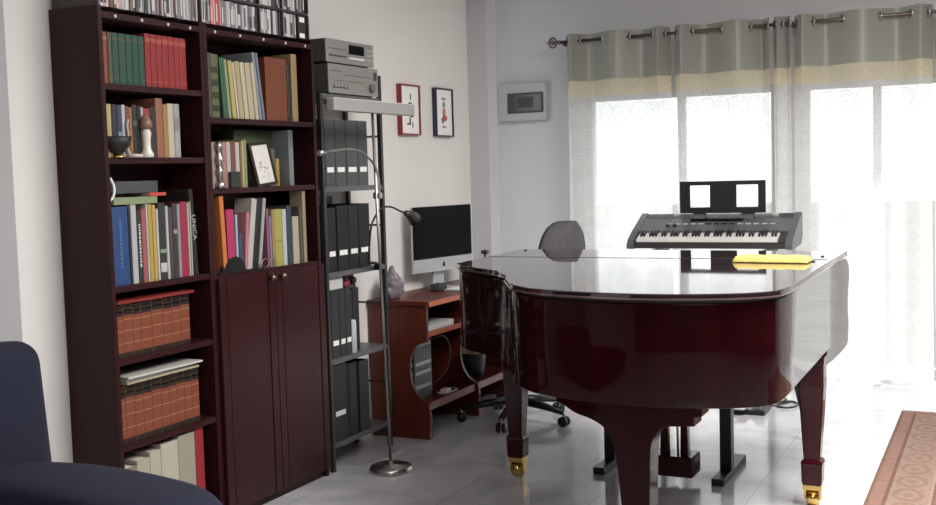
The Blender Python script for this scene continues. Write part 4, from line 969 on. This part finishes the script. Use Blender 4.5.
# ------------------------------------------------------------------ rug
def rug_mat():
    m = mat('rug_pile', (.5,.3,.22), .95); N, L, b = nt(m)
    tc = N.new('ShaderNodeTexCoord'); sep = N.new('ShaderNodeSeparateXYZ'); L.new(tc.outputs['Object'], sep.inputs[0])
    def M(op, a, b_=None):
        n = N.new('ShaderNodeMath'); n.operation = op
        for i, v in enumerate((a, b_)):
            if v is None: continue
            if isinstance(v, (int, float)): n.inputs[i].default_value = v
            else: L.new(v, n.inputs[i])
        return n.outputs[0]
    hx, hy = 1.35, .95
    dx = M('SUBTRACT', hx, M('ABSOLUTE', sep.outputs['X'])); dy = M('SUBTRACT', hy, M('ABSOLUTE', sep.outputs['Y'])); d = M('MINIMUM', dx, dy)
    cr = N.new('ShaderNodeValToRGB'); cr.color_ramp.interpolation = 'CONSTANT'
    stops = [(0,(.22,.12,.09)),(.015,(.32,.18,.135)),(.065,(.20,.10,.075)),(.08,(.35,.235,.18)),(.235,(.40,.285,.225)),(.247,(.21,.11,.08)),(.26,(.30,.155,.115)),(.5,(.31,.16,.12))]
    e = cr.color_ramp.elements
    e[0].position = 0; e[0].color = (*stops[0][1],1); e[1].position = stops[1][0]; e[1].color = (*stops[1][1],1)
    for p, c in stops[2:]: x = e.new(p); x.color = (*c,1)
    L.new(d, cr.inputs[0])
    # medallions in the band
    def rings(cc, band_d):
        u = M('SUBTRACT', M('FRACT', M('MULTIPLY', cc, 1/.21)), .5); v = M('MULTIPLY', M('SUBTRACT', band_d, .157), 1/.14)
        r = M('SQRT', M('ADD', M('MULTIPLY', u, u), M('MULTIPLY', v, v)))
        return M('ADD', M('LESS_THAN', M('ABSOLUTE', M('SUBTRACT', r, .38)), .07), M('LESS_THAN', r, .14))
    near_y = M('LESS_THAN', dy, dx)
    a_ = rings(sep.outputs['X'], d); b2 = rings(sep.outputs['Y'], d)
    mm = N.new('ShaderNodeMix'); mm.data_type = 'FLOAT'; L.new(near_y, mm.inputs[0]); L.new(b2, mm.inputs[2]); L.new(a_, mm.inputs[3])
    inb = M('MULTIPLY', M('GREATER_THAN', d, .08), M('LESS_THAN', d, .235))
    no = N.new('ShaderNodeTexNoise'); no.inputs['Scale'].default_value = 45; L.new(tc.outputs['Object'], no.inputs['Vector'])
    k = M('MULTIPLY', M('MULTIPLY', mm.outputs[0], inb), .6)
    mc = N.new('ShaderNodeMix'); mc.data_type = 'RGBA'; L.new(k, mc.inputs[0]); L.new(cr.outputs[0], mc.inputs[6]); mc.inputs[7].default_value = (.25,.15,.11,1)
    mc2 = N.new('ShaderNodeMix'); mc2.data_type = 'RGBA'; mc2.blend_type = 'MULTIPLY'; mc2.inputs[0].default_value = .5; L.new(mc.outputs[2], mc2.inputs[6]); L.new(no.outputs['Fac'], mc2.inputs[7])
    L.new(mc2.outputs[2], b.inputs['Base Color'])
    bp = N.new('ShaderNodeBump'); bp.inputs['Strength'].default_value = .6; bp.inputs['Distance'].default_value = .004
    n2 = N.new('ShaderNodeTexNoise'); n2.inputs['Scale'].default_value = 300; L.new(tc.outputs['Object'], n2.inputs['Vector']); L.new(n2.outputs['Fac'], bp.inputs['Height']); L.new(bp.outputs[0], b.inputs['Normal'])
    return m
q = MB(); q.box(6.49-2.70,6.49,.515-1.90,.515,0,.010,rug_mat(),.004)
tag(q.build('area_rug', None, None, loc=(6.49-1.35,.515-.95,0)), 'pinkish-tan rug with a medallion border on the tiled floor', 'rug')

# ------------------------------------------------------------------ armchair
o = thing('armchair', 'navy blue upholstered armchair in the lower left, before the bookcase', 'armchair', (1.95,2.35,0))
def puff(x0,x1,y0,y1,z0,z1,bev,name,M=None):
    q = MB(); q.box(x0,x1,y0,y1,z0,z1,None,bev,5,M=M); return q.build(name, SOFA, o, smooth=True)
puff(1.55,2.42,1.95,2.92,.06,.34,.03,'base')
puff(1.70,2.20,1.93,2.66,.33,.46,.05,'seat_cushion')
puff(1.50,2.455,2.60,2.82,.25,.925,.075,'backrest',M=Matrix.Translation((0,2.7,.25)) @ Matrix.Rotation(R(-5),4,'X') @ Matrix.Translation((0,-2.7,-.25)))
def arm(x0, x1):
    prof = catmull([(2.80,.10),(2.81,.45),(2.76,.545),(2.60,.575),(2.38,.585),(2.16,.575),(2.00,.552),(1.925,.500),(1.905,.430),(1.95,.36),(1.955,.10)],4)
    q = MB(); n = len(prof); bm = q.bm; secs = []
    cyy = 2.36; czz = .33
    for x, s_ in ((x0,.86),(x0+.02,.94),(x0+.06,.985),((x0+x1)/2,1.0),(x1-.06,.985),(x1-.02,.94),(x1,.86)):
        secs.append([bm.verts.new((x, cyy+(p[0]-cyy)*(.5+.5*s_), czz+(p[1]-czz)*s_)) for p in prof])
    for a, b in zip(secs, secs[1:]):
        for i in range(n): bm.faces.new((a[i],a[(i+1)%n],b[(i+1)%n],b[i]))
    bm.faces.new(secs[0]); bm.faces.new(secs[-1][::-1])
    q.build('armrest', SOFA, o, smooth=True)
arm(2.10, 2.40); arm(1.40, 1.69)
for x in (1.60,2.32):
    for y in (2.05,2.80): 
        q = MB(); q.lathe([(.022,0),(.028,.065)],x,y,BLKPL,12); q.build('foot', None, o)

# ------------------------------------------------------------------ light
w = bpy.data.worlds.new('sky'); bpy.context.scene.world = w; w.use_nodes = True
bg = w.node_tree.nodes['Background']; bg.inputs[0].default_value = (.93,.97,1.0,1); bg.inputs[1].default_value = 1.75
def area(name, loc, rot, sx, sy, e, c=(1,1,1)):
    l = bpy.data.lights.new(name, 'AREA'); l.shape = 'RECTANGLE'; l.size = sx; l.size_y = sy; l.energy = e; l.color = c
    a = bpy.data.objects.new(name, l); COL.objects.link(a); a.location = loc; a.rotation_euler = rot; return a
def sunlamp():
    l = bpy.data.lights.new('sun', 'SUN'); l.energy = 2.6; l.angle = R(5.0); l.color = (1,.96,.88)
    a = bpy.data.objects.new('sun', l); COL.objects.link(a)
    d = Vector((-.95,-.30,-1.45)); a.rotation_euler = d.to_track_quat('-Z','Y').to_euler(); a.location = (12,0,8)
sunlamp()
# daylight entering through the glazed wall
pa = area('window_portal', (XB+.21,1.51,.97), (0,R(90),0), 1.94, 2.44, 1); pa.data.cycles.is_portal = True
# added fill lights under the ceiling, standing for no real lamp or window
area('ceiling_fill_rear', (-.9,-.6,2.8), (0,0,0), 1.6, 1.6, 90, (1,.97,.93))
area('ceiling_fill_front', (3.9,-.2,2.82), (0,0,0), 2.0, 2.0, 160, (1,.97,.94))

# ------------------------------------------------------------------ camera
cam = bpy.data.cameras.new('camera'); co = bpy.data.objects.new('camera', cam); COL.objects.link(co)
pitch, roll, yaw = .0726873, -.028023, .4560529
fw = Vector((math.cos(pitch)*math.cos(yaw), math.cos(pitch)*math.sin(yaw), -math.sin(pitch)))
rt = Vector((math.sin(yaw), -math.cos(yaw), 0)); up = rt.cross(fw)
r2 = rt*math.cos(roll)+up*math.sin(roll); u2 = -rt*math.sin(roll)+up*math.cos(roll)
Mx = Matrix((r2, u2, -fw)).transposed().to_4x4(); Mx.translation = (0,0,1.40)
co.matrix_world = Mx
cam.sensor_width = 36; cam.lens = 36*1099.8/936; cam.clip_start = .05
bpy.context.scene.camera = co
sc = bpy.context.scene
sc.view_settings.view_transform = 'Standard'; sc.view_settings.look = 'None'; sc.view_settings.exposure = 0.55
sc.cycles.max_bounces = 10; sc.cycles.transparent_max_bounces = 12; sc.cycles.sample_clamp_indirect = 8
sc.cycles.use_denoising = True
for ob in bpy.data.objects:
    if '_o' in ob.keys(): del ob['_o']
